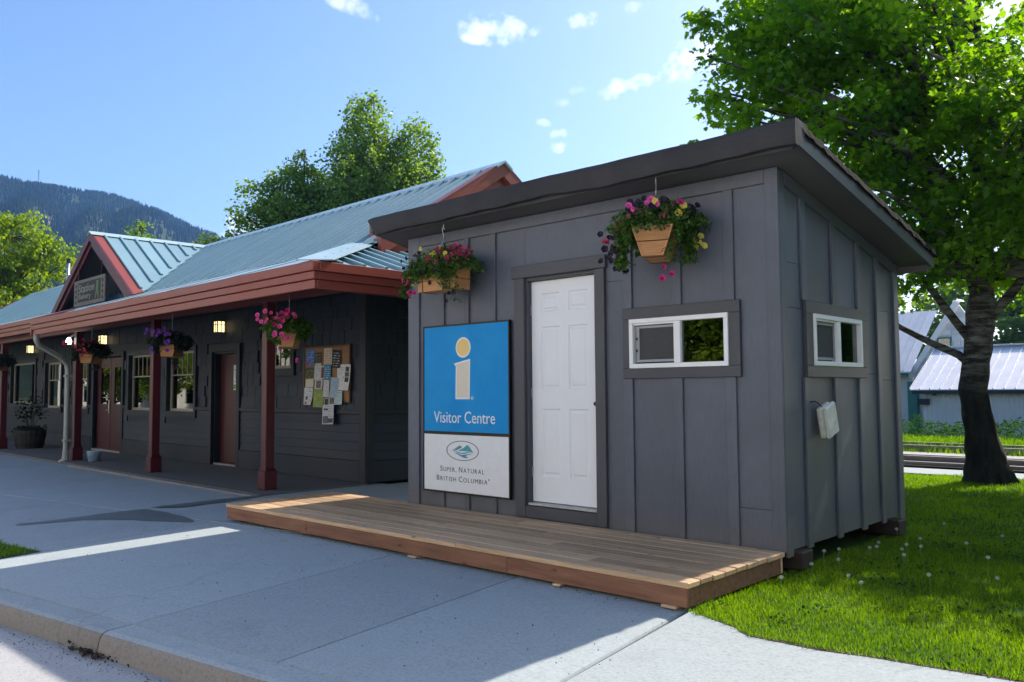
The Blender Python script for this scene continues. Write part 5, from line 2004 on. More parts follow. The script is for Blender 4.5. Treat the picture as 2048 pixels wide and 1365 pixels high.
    for i in range(nx + 1):
        t = i / nx
        X = x0 - .035 + (x1 + .02 - x0 + .035) * t
        wv = .004 * math.sin(X * 1.9) + .0025 * math.sin(X * 6.1 + 1) + .0015 * math.sin(X * 15)
        endp = 1 - .55 * max(0, 1 - t * nx / 3.0) ** 2
        for k, (py, pz) in enumerate(prof):
            low = 1 if pz < .05 else 0
            vs.append((X + .16 * max(0, 1 - t * nx / 4.0) * max(0, .12 - pz) / .18, y0 + .04 + py * (1 if endp == 1 else endp) + wv * .8, zs(y0) + .02 + pz * (1 if not low else 1) + wv * (1 + 1.5 * low) - .006 * low * math.sin(X * 3.7)))
    k = len(prof)
    fs = [(i * k + j, i * k + j + 1, (i + 1) * k + j + 1, (i + 1) * k + j) for i in range(nx) for j in range(k - 1)]
    fs += [tuple(range(k)), tuple(range(nx * k + k - 1, nx * k - 1, -1))]
    m = MB().add(vs, fs)
    m.build('roof_edge_roll', 'roof_membrane', SH, smooth=True).data.set_sharp_from_angle(angle=R(28))
    # support timbers under the floor
    for y in (.20, 2.20):
        MB().cbox((-4.1, y - .08, .015), (.07 if y < 1 else .10, y + .13, .152), .012).build('support_timber', 'old_timber', SH)
    for y in (.20, 2.24):
        MB().cbox((-.5, y - .06, -.03), (-.1, y + .09, .014), .01).build('support_block', 'old_timber', SH)


shed()

# meter box
t = thing('utility_box', 'off white plastic utility box hanging crooked on the right wall of the shed', 'utility box', (.022, .68, 1.12))
t.rotation_euler = (R(17), 0, 0)
t.scale = (.9, .84, .84)
MB().cbox((0, -.115, -.15), (.05, .115, .15), .012).build('box_base', 'plastic_white', t)
MB().cbox((.051, -.12, -.155), (.095, .12, .155), .016).build('box_lid', 'plastic_white', t)
MB().cbox((.02, .115, .03), (.05, .135, .07), .003).cbox((.02, -.135, -.05), (.05, -.121, -.02), .003).build('box_latch', 'plastic_white', t)
MB().tube([(.03, -.05, .15), (.03, -.10, .20), (.02, -.16, .24), (.005, -.22, .25)], .006, 6).build('cable', 'black_metal', t, smooth=True)


# ------------------------------------------------------------------ deck
def deck():
    t = thing('wooden_deck', 'low new wooden deck of long planks in front of the shed', 'deck')
    x0, x1, yf, yb, z = -5.75, .012, -1.385, 0.0, .17
    n = 9
    pw = (yb - yf) / n
    g = random.Random(4)
    cuts = [[-2.1], [-3.9, -.9], [-1.75], [-4.4, -1.5], [-2.9], [-1.9], [-3.6], [-2.45], [-4.1, -1.0]]
    for i in range(n):
        a, b = yf + i * pw, yf + (i + 1) * pw
        if i == n - 1:
            segs = [(x0, -4.31), ]
            b2 = b
            MB().cbox((x0, a + .003, z - .036), (-4.315, b - .001, z), .004).build('plank', 'deck_plank', t, loc=None)
            xs = [-4.312, -1.0, x1]
            for p, q in zip(xs[:-1], xs[1:]):
                o = MB().cbox((-(q - p) / 2 + .001, 0, -.036), ((q - p) / 2 - .001, -.026 - (a + .003), 0), .004)
                o = MB().cbox((p + .001, a + .003, z - .036), (q - .001, -.036, z), .004).build('plank', 'deck_plank', t)
            continue
        xs = [x0] + sorted(cuts[i]) + [x1 + g.uniform(-.004, .004)]
        for p, q in zip(xs[:-1], xs[1:]):
            dz = g.uniform(-.0015, .0015)
            MB().cbox((p + .0015, a + .0035, z - .036 + dz), (q - .0015, b - .0035, z + dz), .005).build('plank', 'deck_plank', t)
    # screws near joints and ends, tiny dark dots
    # fascia boards: front in three lengths, right end and left end
    for p, q in ((x0 + .012, -4.2), (-4.198, -1.55), (-1.548, x1 - .022)):
        MB().cbox((p, yf + .012, .012), (q, yf + .05, z - .038), .004).build('fascia_board', 'deck_fascia', t)
    MB().cbox((x1 - .060, yf + .0505, .012), (x1 - .022, -.065, z - .038), .004).build('fascia_board', 'deck_fascia', t)
    MB().cbox((x1 - .060, -.064, .012), (x1 - .018, -.04, z - .038), .004).build('corner_block', 'fresh_wood', t)
    MB().cbox((x0 + .012, yf + .0505, .0), (x0 + .05, -.01, z - .038), .004).build('fascia_board', 'deck_fascia', t)
    MB().cbox((x0 + .05, -.04, .0), (-4.32, -.01, z - .038), .004).build('fascia_board', 'deck_fascia', t)
    for k in range(10):
        x = x0 + .4 + k * .56
        MB().box((x, yf + .055, .01), (x + .038, -.05, z - .037)).build('joist', 'old_timber', t)
    for (x, w) in ((-2.62, .10), (-1.05, .07), (-.13, .11)):
        zz = gz(x, yf)
        MB().cbox((x - w / 2, yf - .012, zz + .0), (x + w / 2, yf + .08, zz + .018), .003).build('shim', 'fresh_wood', t)


deck()


# ------------------------------------------------------------------ trees
def tree(name, label, base, path, rad, lobes, nclump, per, clump_r, leaf, kind, mat, bark, seed, cat='tree', droop=.35, group=None, keep=None, limbs=None, shell=.45, flat=.7, seg=10, base_free=None):
    """trunk along path, limbs to clumps spread through ellipsoid lobes, leaves round every clump"""
    g = np.random.default_rng(seed)
    t = thing(name, label, cat, base, 0, group)
    path = [Vector(p) for p in path]
    m = MB()
    # trunk with flared, knobbly base
    pr = []
    for i, p in enumerate(path):
        pr.append(rad[i])
    m.tube(path, pr, seg)
    m.build('trunk', bark, t, smooth=True)
    cl = []
    wts = np.array([l[1][0] * l[1][1] * l[1][2] for l in lobes], float)
    wts /= wts.sum()
    while len(cl) < nclump:
        l = lobes[g.choice(len(lobes), p=wts)]
        d = g.normal(0, 1, 3)
        d /= np.linalg.norm(d)
        rr = (shell + (1 - shell) * g.uniform(0, 1)) ** (1 / 1.3)
        p = np.array(l[0]) + d * rr * np.array(l[1])
        if p[2] < 0.4:
            continue
        if keep is not None and not keep(p):
            continue
        cl.append(p)
    cl = np.array(cl)
    bm_ = MB()
    P = []
    tints = []
    tops = path[max(len(path) // 3, 1):] if base_free is None else [p for p in path if p.z >= base_free]
    for c in cl:
        c = Vector(c)
        # start on the trunk somewhat below the clump
        best = min(tops, key=lambda q: abs(q.z - (c.z - .35 * (c - q).to_2d().length - .3)) + .15 * (q - c).to_2d().length)
        midp = best.lerp(c, .5) + Vector((g.normal(0, .12), g.normal(0, .12), .12 * (c - best).length * g.uniform(-.2, .9)))
        ln = (c - best).length
        if limbs is None or g.uniform() < limbs:
            r0 = min(.09, .012 * ln + .012) * (rad[0] / .2)
            bm_.tube([best, best.lerp(midp, .5) + Vector((g.normal(0, .04), g.normal(0, .04), g.normal(0, .04))), midp, c], [r0, r0 * .75, r0 * .5, r0 * .15], 5, cap=False)
        nn = int(per * g.uniform(.6, 1.4))
        q = g.normal(0, 1, (nn, 3))
        q /= np.linalg.norm(q, axis=1, keepdims=True)
        q *= (g.uniform(0, 1, (nn, 1)) ** .45) * clump_r * g.uniform(.7, 1.3) * np.array([1, 1, flat])
        P.append(np.array(c) + q)
        tints.append(np.full(nn, g.uniform(.15, .85)))
    bm_.build('branches', bark, t, smooth=True)
    P = np.concatenate(P)
    o = leaves('crown', P, leaf, kind, mat, seed + 1, droop, t, np.concatenate(tints))
    o['kind'] = 'stuff'
    return t


# big broadleaf tree at the right
BT = (-.52, 7.7, 0)
g_ = np.random.default_rng(1)
path = [(.02, 0, -.05), (.0, 0, .12), (-.02, 0, .35), (-.07, 0, .8), (-.13, 0, 1.34), (-.08, 0, 1.7), (-.04, 0, 2.0), (.0, 0, 2.4), (.04, .0, 3.0), (.08, .02, 4.0), (.0, .1, 5.2), (.1, .1, 6.6), (.05, .1, 7.8)]
prad = [.32, .27, .235, .21, .19, .175, .18, .195, .15, .115, .085, .05, .02]
def rough_tube(path, rad, n=26, sub=7, amp=.10, seed=0):
    """bark-ridged, knobbly tube"""
    pts, rr = [], []
    for i in range(len(path) - 1):
        p, q = Vector(path[i]), Vector(path[i + 1])
        for k in range(sub):
            t = k / sub
            t2 = t * t * (3 - 2 * t)
            pts.append(p.lerp(q, t))
            rr.append(rad[i] + (rad[i + 1] - rad[i]) * t2)
    pts.append(Vector(path[-1]))
    rr.append(rad[-1])
    vs = []
    for j, (p, r) in enumerate(zip(pts, rr)):
        for k in range(n):
            a = 2 * math.pi * k / n
            z = p.z
            f = 1 + amp * (.5 * math.sin(5 * a + 2.2 * z + seed) + .35 * math.sin(9 * a - 3.7 * z + 1) + .35 * math.sin(2 * a + 4.1 * z) + .3 * math.sin(13 * a + 9 * z) + .25 * math.sin(3 * a + 17 * z))
            if z < .5:
                f += (.5 - z) * .55 * max(0, math.sin(3.0 * a + .8)) + (.5 - z) * .35 * max(0, math.sin(5 * a + 2))
            vs.append((p.x + math.cos(a) * r * f, p.y + math.sin(a) * r * f, z))
    m_ = MB()
    m_.add(vs, [(j * n + k, j * n + (k + 1) % n, (j + 1) * n + (k + 1) % n, (j + 1) * n + k) for j in range(len(pts) - 1) for k in range(n)])
    return m_


BTREE = tree('maple_tree', 'tall leafy green tree with a dark trunk on the lawn behind the shed', BT, path, prad,
             [((-1.3, -1.0, 5.7), (2.9, 2.6, 2.5)), ((1.2, 1.4, 5.3), (2.3, 2.1, 2.2)), ((-.7, -.4, 3.5), (1.9, 1.7, .8)), ((.9, 1.3, 3.5), (1.6, 1.5, .8)), ((-1.05, -.45, 2.95), (.85, .7, .6)), ((.8, .6, 3.0), (.9, .8, .55)), ((-.3, -.9, 3.9), (1.7, .9, 1.1)), ((.5, -.8, 3.6), (1.1, .8, .8)), ((-.1, -1.0, 5.0), (1.8, .9, 1.2)), ((-1.6, -1.0, 7.7), (2.5, 2.0, 1.2)), ((-2.3, -2.7, 5.7), (1.1, 1.0, 1.9)), ((-1.2, -2.2, 6.6), (1.6, 1.2, 1.2)), ((2.2, 1.6, 4.6), (1.8, 2.2, 1.8)), ((1.4, -.7, 4.2), (1.5, 1.5, 1.1)), ((2.3, -1.3, 4.9), (1.7, 1.5, 1.4)), ((3.2, .8, 4.6), (1.6, 1.8, 1.4))],
             1950, 38, .36, .084, 'maple', 'maple_leaf', 'bark', 31, flat=.5, droop=.55, limbs=.14, shell=.15, base_free=2.9, keep=lambda p: p[0] > -2.75 and (p[1] + 7.7 - 1.155 * p[2] > (-3.7 if p[0] - .52 - .11 * p[2] < -.4 else -.85)))
for ch in list(BTREE.children):
    if ch.name.startswith('trunk'):
        bpy.data.objects.remove(ch)
rough_tube(path, prad).build('trunk', 'bark', BTREE, smooth=True)
m = MB()
m.tube([(-.06, 0, 1.62), (-.28, -.12, 1.86), (-.62, -.28, 2.05), (-1.0, -.45, 2.30), (-1.25, -.6, 2.6), (-1.5, -.8, 3.2)], [.075, .062, .052, .042, .03, .012], 8)
m.tube([(-.05, 0, 1.95), (-.30, -.12, 2.35), (-.5, -.22, 2.7), (-.9, -.45, 3.4), (-1.4, -.7, 4.3), (-1.9, -1.0, 5.2)], [.08, .062, .055, .045, .03, .012], 8)
m.tube([(.05, 0, 2.3), (.4, .25, 2.8), (.8, .5, 3.5), (1.4, .9, 4.6), (1.8, 1.2, 5.6)], [.085, .07, .055, .035, .012], 8)
m.tube([(.0, 0, 2.6), (-.2, -.2, 3.5), (-.6, -.6, 4.8), (-1.0, -.9, 6.2), (-1.2, -1.1, 7.4)], [.085, .065, .05, .035, .012], 8)
m.build('limb', 'bark', BTREE, smooth=True)
# root flare
m = MB()
for k in range(7):
    a = k * .9 + .3
    m.tube([(0.0 + .12 * math.cos(a), .12 * math.sin(a), .24), (.24 * math.cos(a), .24 * math.sin(a), .06), (.36 * math.cos(a), .36 * math.sin(a), -.04)], [.10, .075, .03], 7)
m.build('root_flare', 'bark', BTREE, smooth=True)

tree('added_shade_tree', 'unseen small tree added behind the shed to shade the ground', (-4.9, 7.3, -.1), [(0, 0, 0), (0, 0, 1.4), (.1, 0, 2.6), (0, 0, 4)], [.09, .07, .05, .02],  # unseen tree, added to shade the ground between shed and station
     [((0, 0, 3.0), (1.4, 1.2, 1.5)), ((-.5, -.3, 2.7), (1.0, 1.0, 1.2))], 170, 46, .36, .10, 'round', 'maple_leaf', 'twig_bark', 77, limbs=.5, shell=.1)

# unseen park trees, added to darken the shed's side wall and fill its window
for i, (x, y, r_, h) in enumerate(((9.5, 2.5, 3.6, 7.5), (10.5, -4.5, 3.4, 7), (13, 10, 4, 8.5), (6.8, 15.5, 3.2, 7))):
    tree('unseen_park_tree', ('unseen round tree added right of the shed to dim its wall', 'unseen round tree added by the street to dim the shed wall', 'unseen large tree added near the rails to dim the shed wall', 'unseen tree beyond the rails, added for the side window reflection')[i], (x, y, -.1),
         [(0, 0, 0), (0, 0, 2), (0, 0, h * .5), (0, 0, h * .85)], [.2, .17, .12, .04], [((0, 0, h * .55), (r_ * .85, r_ * .85, h * .4))], 260, 36, .7, .26, 'round', 'maple_leaf', 'twig_bark', 80 + i, limbs=.3)

# poplars behind the station
tree('poplar_tree', 'tallest green poplar rising behind the station roof', (-29.2, 18.8, .2), [(0, 0, 0), (0, 0, 3), (.1, 0, 7), (-.1, 0, 11), (-.2, 0, 15.6)], [.3, .26, .2, .12, .03],
     [((-.2, 0, 9.5), (3.3, 3.0, 4.6)), ((-.8, -.4, 13.2), (1.5, 1.5, 2.6)), ((1.3, 1.3, 11.6), (1.6, 1.6, 2.6)), ((2.2, 1.9, 8.4), (1.9, 1.7, 3.0)), ((-2.2, -1.3, 9.2), (1.6, 1.5, 2.8))],
     820, 70, .56, .135, 'round', 'poplar_leaf', 'pale_bark', 41, limbs=.35, shell=.3, flat=1.15)
tree('poplar_tree', 'lower dark green poplar left of the tallest one behind the roof', (-31.2, 16.0, -.3), [(0, 0, 0), (0, 0, 3), (0, 0, 6), (.1, 0, 9), (.1, 0, 13.2)], [.24, .2, .15, .09, .02],
     [((-.2, 0, 7.6), (2.6, 2.4, 3.8)), ((-.4, -.2, 11.0), (1.4, 1.3, 2.1)), ((-1.6, -1.4, 9.4), (1.3, 1.3, 2.2)), ((-2.2, -2.2, 6.6), (1.8, 1.7, 1.8)), ((1.3, 1.2, 9.0), (1.3, 1.3, 2.4)), ((-3.0, -2.6, 8.0), (1.3, 1.2, 1.3))],
     760, 70, .54, .14, 'round', 'poplar_leaf', 'twig_bark', 42, limbs=.3, shell=.3, flat=.8)
# bright trees at the far left
tree('ash_tree', 'bright yellow green tree at the left edge with drooping leaves', (-40.5, 5.2, -.3), [(0, 0, 0), (0, 0, 2), (0, 0, 5), (0, 0, 9)], [.25, .2, .15, .04],
     [((0, 0, 5.2), (3.4, 3.6, 3.6)), ((.3, 1.0, 8.6), (2.2, 2.2, 1.5)), ((.4, 2.6, 8.0), (1.5, 1.4, .9))], 520, 70, .5, .17, 'quad', 'bright_leaf', 'twig_bark', 51, limbs=.4, droop=.8, shell=.4)
tree('broadleaf_tree', 'green tree behind the flue pipe at the left', (-38.2, 13.6, -.3), [(0, 0, 0), (0, 0, 2), (0, 0, 5), (0, 0, 6.6)], [.2, .16, .1, .03],
     [((0, 0, 4.6), (3.0, 3.0, 3.0))], 240, 50, .5, .17, 'round', 'bright_leaf', 'twig_bark', 52, limbs=.3)
tree('birch_tree', 'small bright tree crown above the dormer ridge', (-43.4, 13.6, -1.4), [(0, 0, 0), (0, 0, 4), (0, 0, 8), (0, 0, 12.0)], [.2, .15, .1, .03],
     [((0, 0, 8.2), (1.9, 1.9, 3.9)), ((-1.2, -1.0, 7.8), (1.1, 1.1, 2.6))], 170, 46, .5, .20, 'round', 'poplar_leaf', 'twig_bark', 53, limbs=.4)
tree('aspen_tree', 'slim bright tree crown between dormer and main roof', (-42.0, 16.1, -1.5), [(0, 0, 0), (0, 0, 4), (0, 0, 8), (0, 0, 11.4)], [.2, .15, .1, .03],
     [((0, 0, 8.6), (1.0, 1.0, 2.8)), ((-1.2, -.8, 8.0), (.8, .8, 2.0)), ((1.0, .8, 7.6), (.7, .7, 2.4))], 110, 44, .42, .2, 'round', 'bright_leaf', 'twig_bark', 54, limbs=.4)
# trees beyond the white buildings
for i, (x, y, r_, h, lab) in enumerate(((-3.0, 58, 6, 11, 'green tree behind the long white building, nearest the right edge'), (-13, 66, 8, 14, 'broad green tree behind the gap between the white buildings'),
                                        (-26, 64, 8, 15, 'tall green tree behind the white gabled building'), (-9, 80, 8, 16, 'far green tree on the rise beyond the white buildings'))):
    tree('broadleaf_tree', lab, (x, y, -1.6), [(0, 0, 0), (0, 0, h * .3), (0, 0, h * .6), (0, 0, h * .9)], [.3, .25, .15, .05],
         [((0, 0, h * .55), (r_ * .8, r_ * .8, h * .42))], 260, 40, 1.0, .42, 'round', 'poplar_leaf', 'twig_bark', 60 + i, limbs=.25)


# ------------------------------------------------------------------ white buildings beyond the tracks
paint('white_siding', (0.60, 0.60, 0.60), 0.6, var=.06, objvar=.05)
paint('pale_shingle', (0.55, 0.57, 0.57), 0.7, var=.1, objvar=.25)
paint('zinc_roof', (0.62, 0.62, 0.64), 0.32, var=.06, objvar=.05, spec=.8, bump=0)
paint('green_post', (0.02, 0.14, 0.11), 0.5)


def far_buildings():
    Y = 38.0
    t = thing('white_warehouse', 'long low white corrugated building with a ribbed pale metal roof beyond the rails', 'building', (0, 0, -1.5))
    x0, x1 = -11.2, 6.0
    ez = 1.30 + 1.5
    yr = Y + 4.4
    rz = 3.50 + 1.5
    MB().box((x0 + .5, Y + .45, 0), (x1, yr + 4, ez - .05)).build('wall', 'white_siding', t)
    m = MB()
    x = x0 + .55
    while x < x1 - .1:
        m.prism([(x, Y + .452), (x + .035, Y + .41), (x + .07, Y + .41), (x + .105, Y + .452)], 0, ez - .06, 2)
        x += .16
    setk(m.build('corrugation', 'white_siding', t), 'stuff')
    x = x0
    while x < x1:
        w = .46
        m = MB().add([(x, Y, ez), (x + w, Y, ez), (x + w, yr, rz), (x, yr, rz), (x, Y, ez - .04), (x + w, Y, ez - .04)], [(0, 1, 2, 3), (4, 5, 1, 0)])
        m.bar((x, Y, ez + .03), (x, yr, rz + .03), .045, .06)
        m.build('roof_panel', 'zinc_roof', t)
        x += w
    MB().slab([(x0, yr, rz), (x1, yr, rz), (x1, yr + 4.4, ez), (x0, yr + 4.4, ez)], .04).build('rear_roof', 'zinc_roof', t)
    MB().bar((x0 - .05, yr, rz + .06), (x1, yr, rz + .06), .5, .06).build('ridge_cap', 'zinc_roof', t)
    MB().box((x0 + .1, Y + .02, ez - .22), (x1, Y + .12, ez - .03)).build('fascia_board', 'station_trim', t)
    m = MB()
    x = x0 + 1
    while x < x1:
        m.box((x, Y + .1, ez - .3), (x + .1, Y + .45, ez - .2))
        x += 2.1
    m.build('rafter_tails', 'station_trim', t)
    MB().prism([(Y + .45, 0), (yr + 4, 0), (yr + 4, ez), (yr, rz - .05), (Y + .45, ez)], x0 + .45, x0 + .5, 0).build('end_wall', 'white_siding', t)
    MB().box((x0 + .3, Y + .2, ez - .75), (x0 + .8, Y + .5, ez - .45)).build('lamp_bracket', 'black_metal', t)
    # gabled building: gable faces the tracks, its left slope falls to the left
    t2 = thing('gabled_building', 'white shingled gable building with metal roof and green corner post left of the trunk', 'building', (0, 0, -1.5))
    Yg = 45.6
    gx, gz0 = -13.70, 2.36 + 1.5       # foot of the rake on the left
    px = gx + 2.7
    pz = gz0 + 2.7 * 1.45
    # gable wall seen right of the rake
    MB().prism([(gx + .15, 0), (px + 1.8, 0), (px + 1.8, gz0 + 1.0), (px, pz - .15), (gx + .15, gz0)], Yg + .5, Yg + .7, 1).build('wall', 'white_siding', t2)
    g = random.Random(8)
    cnt = 0
    rest = MB()
    z = gz0 - .3
    while z < pz:
        h = .33
        xl = gx + .2 + max(0, (z + h - gz0) / 1.45)
        x = xl
        while x < px + 1.7:
            w = g.uniform(.25, .6)
            if z + h < pz - abs(x + w - px) * 1.45 or x < px:
                if cnt < 260 and z < gz0 + 3.8:
                    piece('shingle', 'pale_shingle', (x + .01, Yg + .45 - g.uniform(0, .02), z), (x + w - .01, Yg + .50, z + h - .015), t2, rot=(R(-4), 0, 0))
                    cnt += 1
                else:
                    rest.box((x + .01, Yg + .46, z), (x + w - .01, Yg + .50, z + h - .015))
            x += w
        z += h
    setk(rest.build('upper_shingles', 'pale_shingle', t2), 'stuff')
    # roof to the left of the rake: slope facing the tracks
    rx0 = gx - 9
    x = rx0
    while x < gx - .02:
        w = .44
        m = MB().add([(x, Yg - .2, gz0 - .02), (x + w, Yg - .2, gz0 - .02), (x + w, Yg + 5.2, gz0 + 3.9), (x, Yg + 5.2, gz0 + 3.9), (x, Yg - .2, gz0 - .1), (x + w, Yg - .2, gz0 - .1)], [(0, 1, 2, 3), (4, 5, 1, 0)])
        m.bar((x, Yg - .2, gz0 + .03), (x, Yg + 5.2, gz0 + 3.95), .05, .07)
        m.build('roof_panel', 'zinc_roof', t2)
        x += w
    MB().box((rx0, Yg + .55, 0), (gx + .1, Yg + .75, gz0 + .1)).build('wall', 'white_siding', t2)
    MB().bar((gx - .02, Yg + .35, gz0 - .35), (px - .02, Yg + .35, pz + .0), .3, .16, (0, 1, 0)).build('rake_board', 'zinc_roof', t2)
    MB().box((gx - .05, Yg + .0, 0), (gx + .45, Yg + .45, gz0 - .6)).build('corner_post', 'green_post', t2)
    MB().box((gx - 3, Yg - .1, gz0 - .3), (gx - .05, Yg + .5, gz0 - .12)).build('eave_board', 'green_post', t2)
    w = link('window', None, t2)
    MB().box((gx + 1.55, Yg + .36, gz0 + .9), (gx + 2.3, Yg + .46, gz0 + 1.9)).build('window_frame', 'green_post', w)
    MB().box((gx + 1.63, Yg + .345, gz0 + .98), (gx + 2.22, Yg + .36, gz0 + 1.82)).build('pane', 'glass_strong', w)
    # weeds along the foot of the wall
    g = np.random.default_rng(6)
    n = 16000
    P = np.stack([g.uniform(-17, 4, n), g.uniform(18.6, 23, n), g.uniform(0, 1, n) ** .7], 1)
    top = .60 + .08 * np.sin(P[:, 0] * 1.7) + .1 * np.sin(P[:, 0] * 4.1 + 1) + .08 * np.sin(P[:, 0] * 9)
    P[:, 2] = -.3 + P[:, 2] * top
    o = leaves('weed_thicket', P, .14, 'long', 'weed_leaf', 71, droop=-.2)
    setk(o, 'stuff', 'dark green weeds growing below the white buildings')
    n = 3000
    P = np.stack([g.normal(-9.2, .8, n), g.normal(19.6, .5, n), -.2 + 1.35 * g.uniform(0, 1, n) ** .8], 1)
    o = leaves('shrub', P, .15, 'quad', 'weed_leaf', 72, droop=.1)
    tag(o, 'leafy shrub at the foot of the green corner post', 'shrub')


far_buildings()


# ------------------------------------------------------------------ across the street, unseen: trees for reflections, pale fronts added for bounce light
for i, (x, y, r_, h) in enumerate(((-43, -12, 2.6, 6), (-19, -12.2, 2.2, 5.5), (-7.4, -11.4, 2.1, 5.0), (13, -12, 2.4, 6), (-52, -12, 2.6, 6), (-61, -12, 2.6, 6))):
    labs = ['street tree across the road, far left', 'street tree across the road opposite the double doors', 'street tree across the road opposite the shed',
            'street tree across the road behind the camera', 'street tree across the road near the end of the block', 'last street tree across the road']
    tree('street_tree', labs[i], (x, y, -.3), [(0, 0, 0), (0, 0, 2), (0, 0, h * .5), (0, 0, h * .85)], [.2, .17, .12, .04], [((0, 0, h * .58), (r_ * .8, r_ * .8, h * .34))], 150, 60, .75, .17, 'round',
         'bright_leaf', 'twig_bark', 90 + i, limbs=.3)
paint('cream_wall', (0.78, 0.76, 0.72), .7)


def across():  # unseen fronts, made tall, near and pale to throw sunlight onto the shed
    for k, (x0, x1, h, lab) in enumerate(((-85, -23, 8.5, 'unseen cream shop front added across the street for bounce light, farthest left'), (-22.9, -7.9, 9.5, 'taller unseen cream shop front added across the street for bounce light'), (-7.8, 22, 8.5, 'long unseen cream front added across the street for bounce light'))):
        t = thing('bounce_building', lab, 'building', (x0, -14.8, -.3))
        w = x1 - x0
        holes = []
        x = 1.2
        while x < w - 2.5:
            holes.append((x, x + 1.6, .9, 2.4))
            x += 3.2
        grid_wall('wall', 'cream_wall', 0, w, 0, h, -8, -.0, [], t) if False else None
        grid_wall('facade', 'cream_wall', 0, w, 0, h, -.25, 0, holes, t)
        MB().box((0, -8, 0), (w, -.5, h - .1)).build('wall', 'interior', t)
        MB().cbox((-.1, -8, h - .1), (w + .1, .15, h + .12), .01).build('roof', 'cream_wall', t)
        for (a, b, c, d) in holes:
            fr = MB()
            fr.box((a, -.12, c), (a + .06, -.02, d)).box((b - .06, -.12, c), (b, -.02, d)).box((a + .06, -.12, d - .06), (b - .06, -.02, d)).box((a + .06, -.12, c), (b - .06, -.02, c + .06))
            fo = fr.build('window', 'white_vinyl', t)
            MB().box((a + .06, -.08, c + .06), (b - .06, -.07, d - .06)).build('pane', 'glass', fo)


across()


# ------------------------------------------------------------------ hanging baskets
def petal_mesh(nm, col):
    m = MB()
    n = 10
    ring = [(math.cos(2 * math.pi * k / n) * (.5 if k % 2 else .43), math.sin(2 * math.pi * k / n) * (.5 if k % 2 else .43), .16 - (.05 if k % 2 else 0)) for k in range(n)]
    inner = [(math.cos(2 * math.pi * k / n) * .14, math.sin(2 * math.pi * k / n) * .14, .0) for k in range(n)]
    base = [(math.cos(2 * math.pi * k / n) * .06, math.sin(2 * math.pi * k / n) * .06, -.5) for k in range(n)]
    m.add(ring + inner + base + [(0, 0, -.06)], [(k, (k + 1) % n, n + (k + 1) % n, n + k) for k in range(n)] + [(n + k, n + (k + 1) % n, 2 * n + (k + 1) % n, 2 * n + k) for k in range(n)])
    m.f += [tuple([n + k, n + (k + 1) % n, 3 * n]) for k in range(n)]
    m.mi += [1] * n
    throat = {'yellow': 'petal_yellow', 'pink': 'petal_magenta', 'violet': 'petal_purple'}.get(col, 'petal_purple')
    me = m.mesh(nm, ['petal_' + col, throat])
    at = me.attributes.new('tint', 'FLOAT', 'POINT')
    at.data.foreach_set('value', [.5] * len(me.vertices))
    return me


PET = {c: petal_mesh('flower_' + c, c) for c in FL}


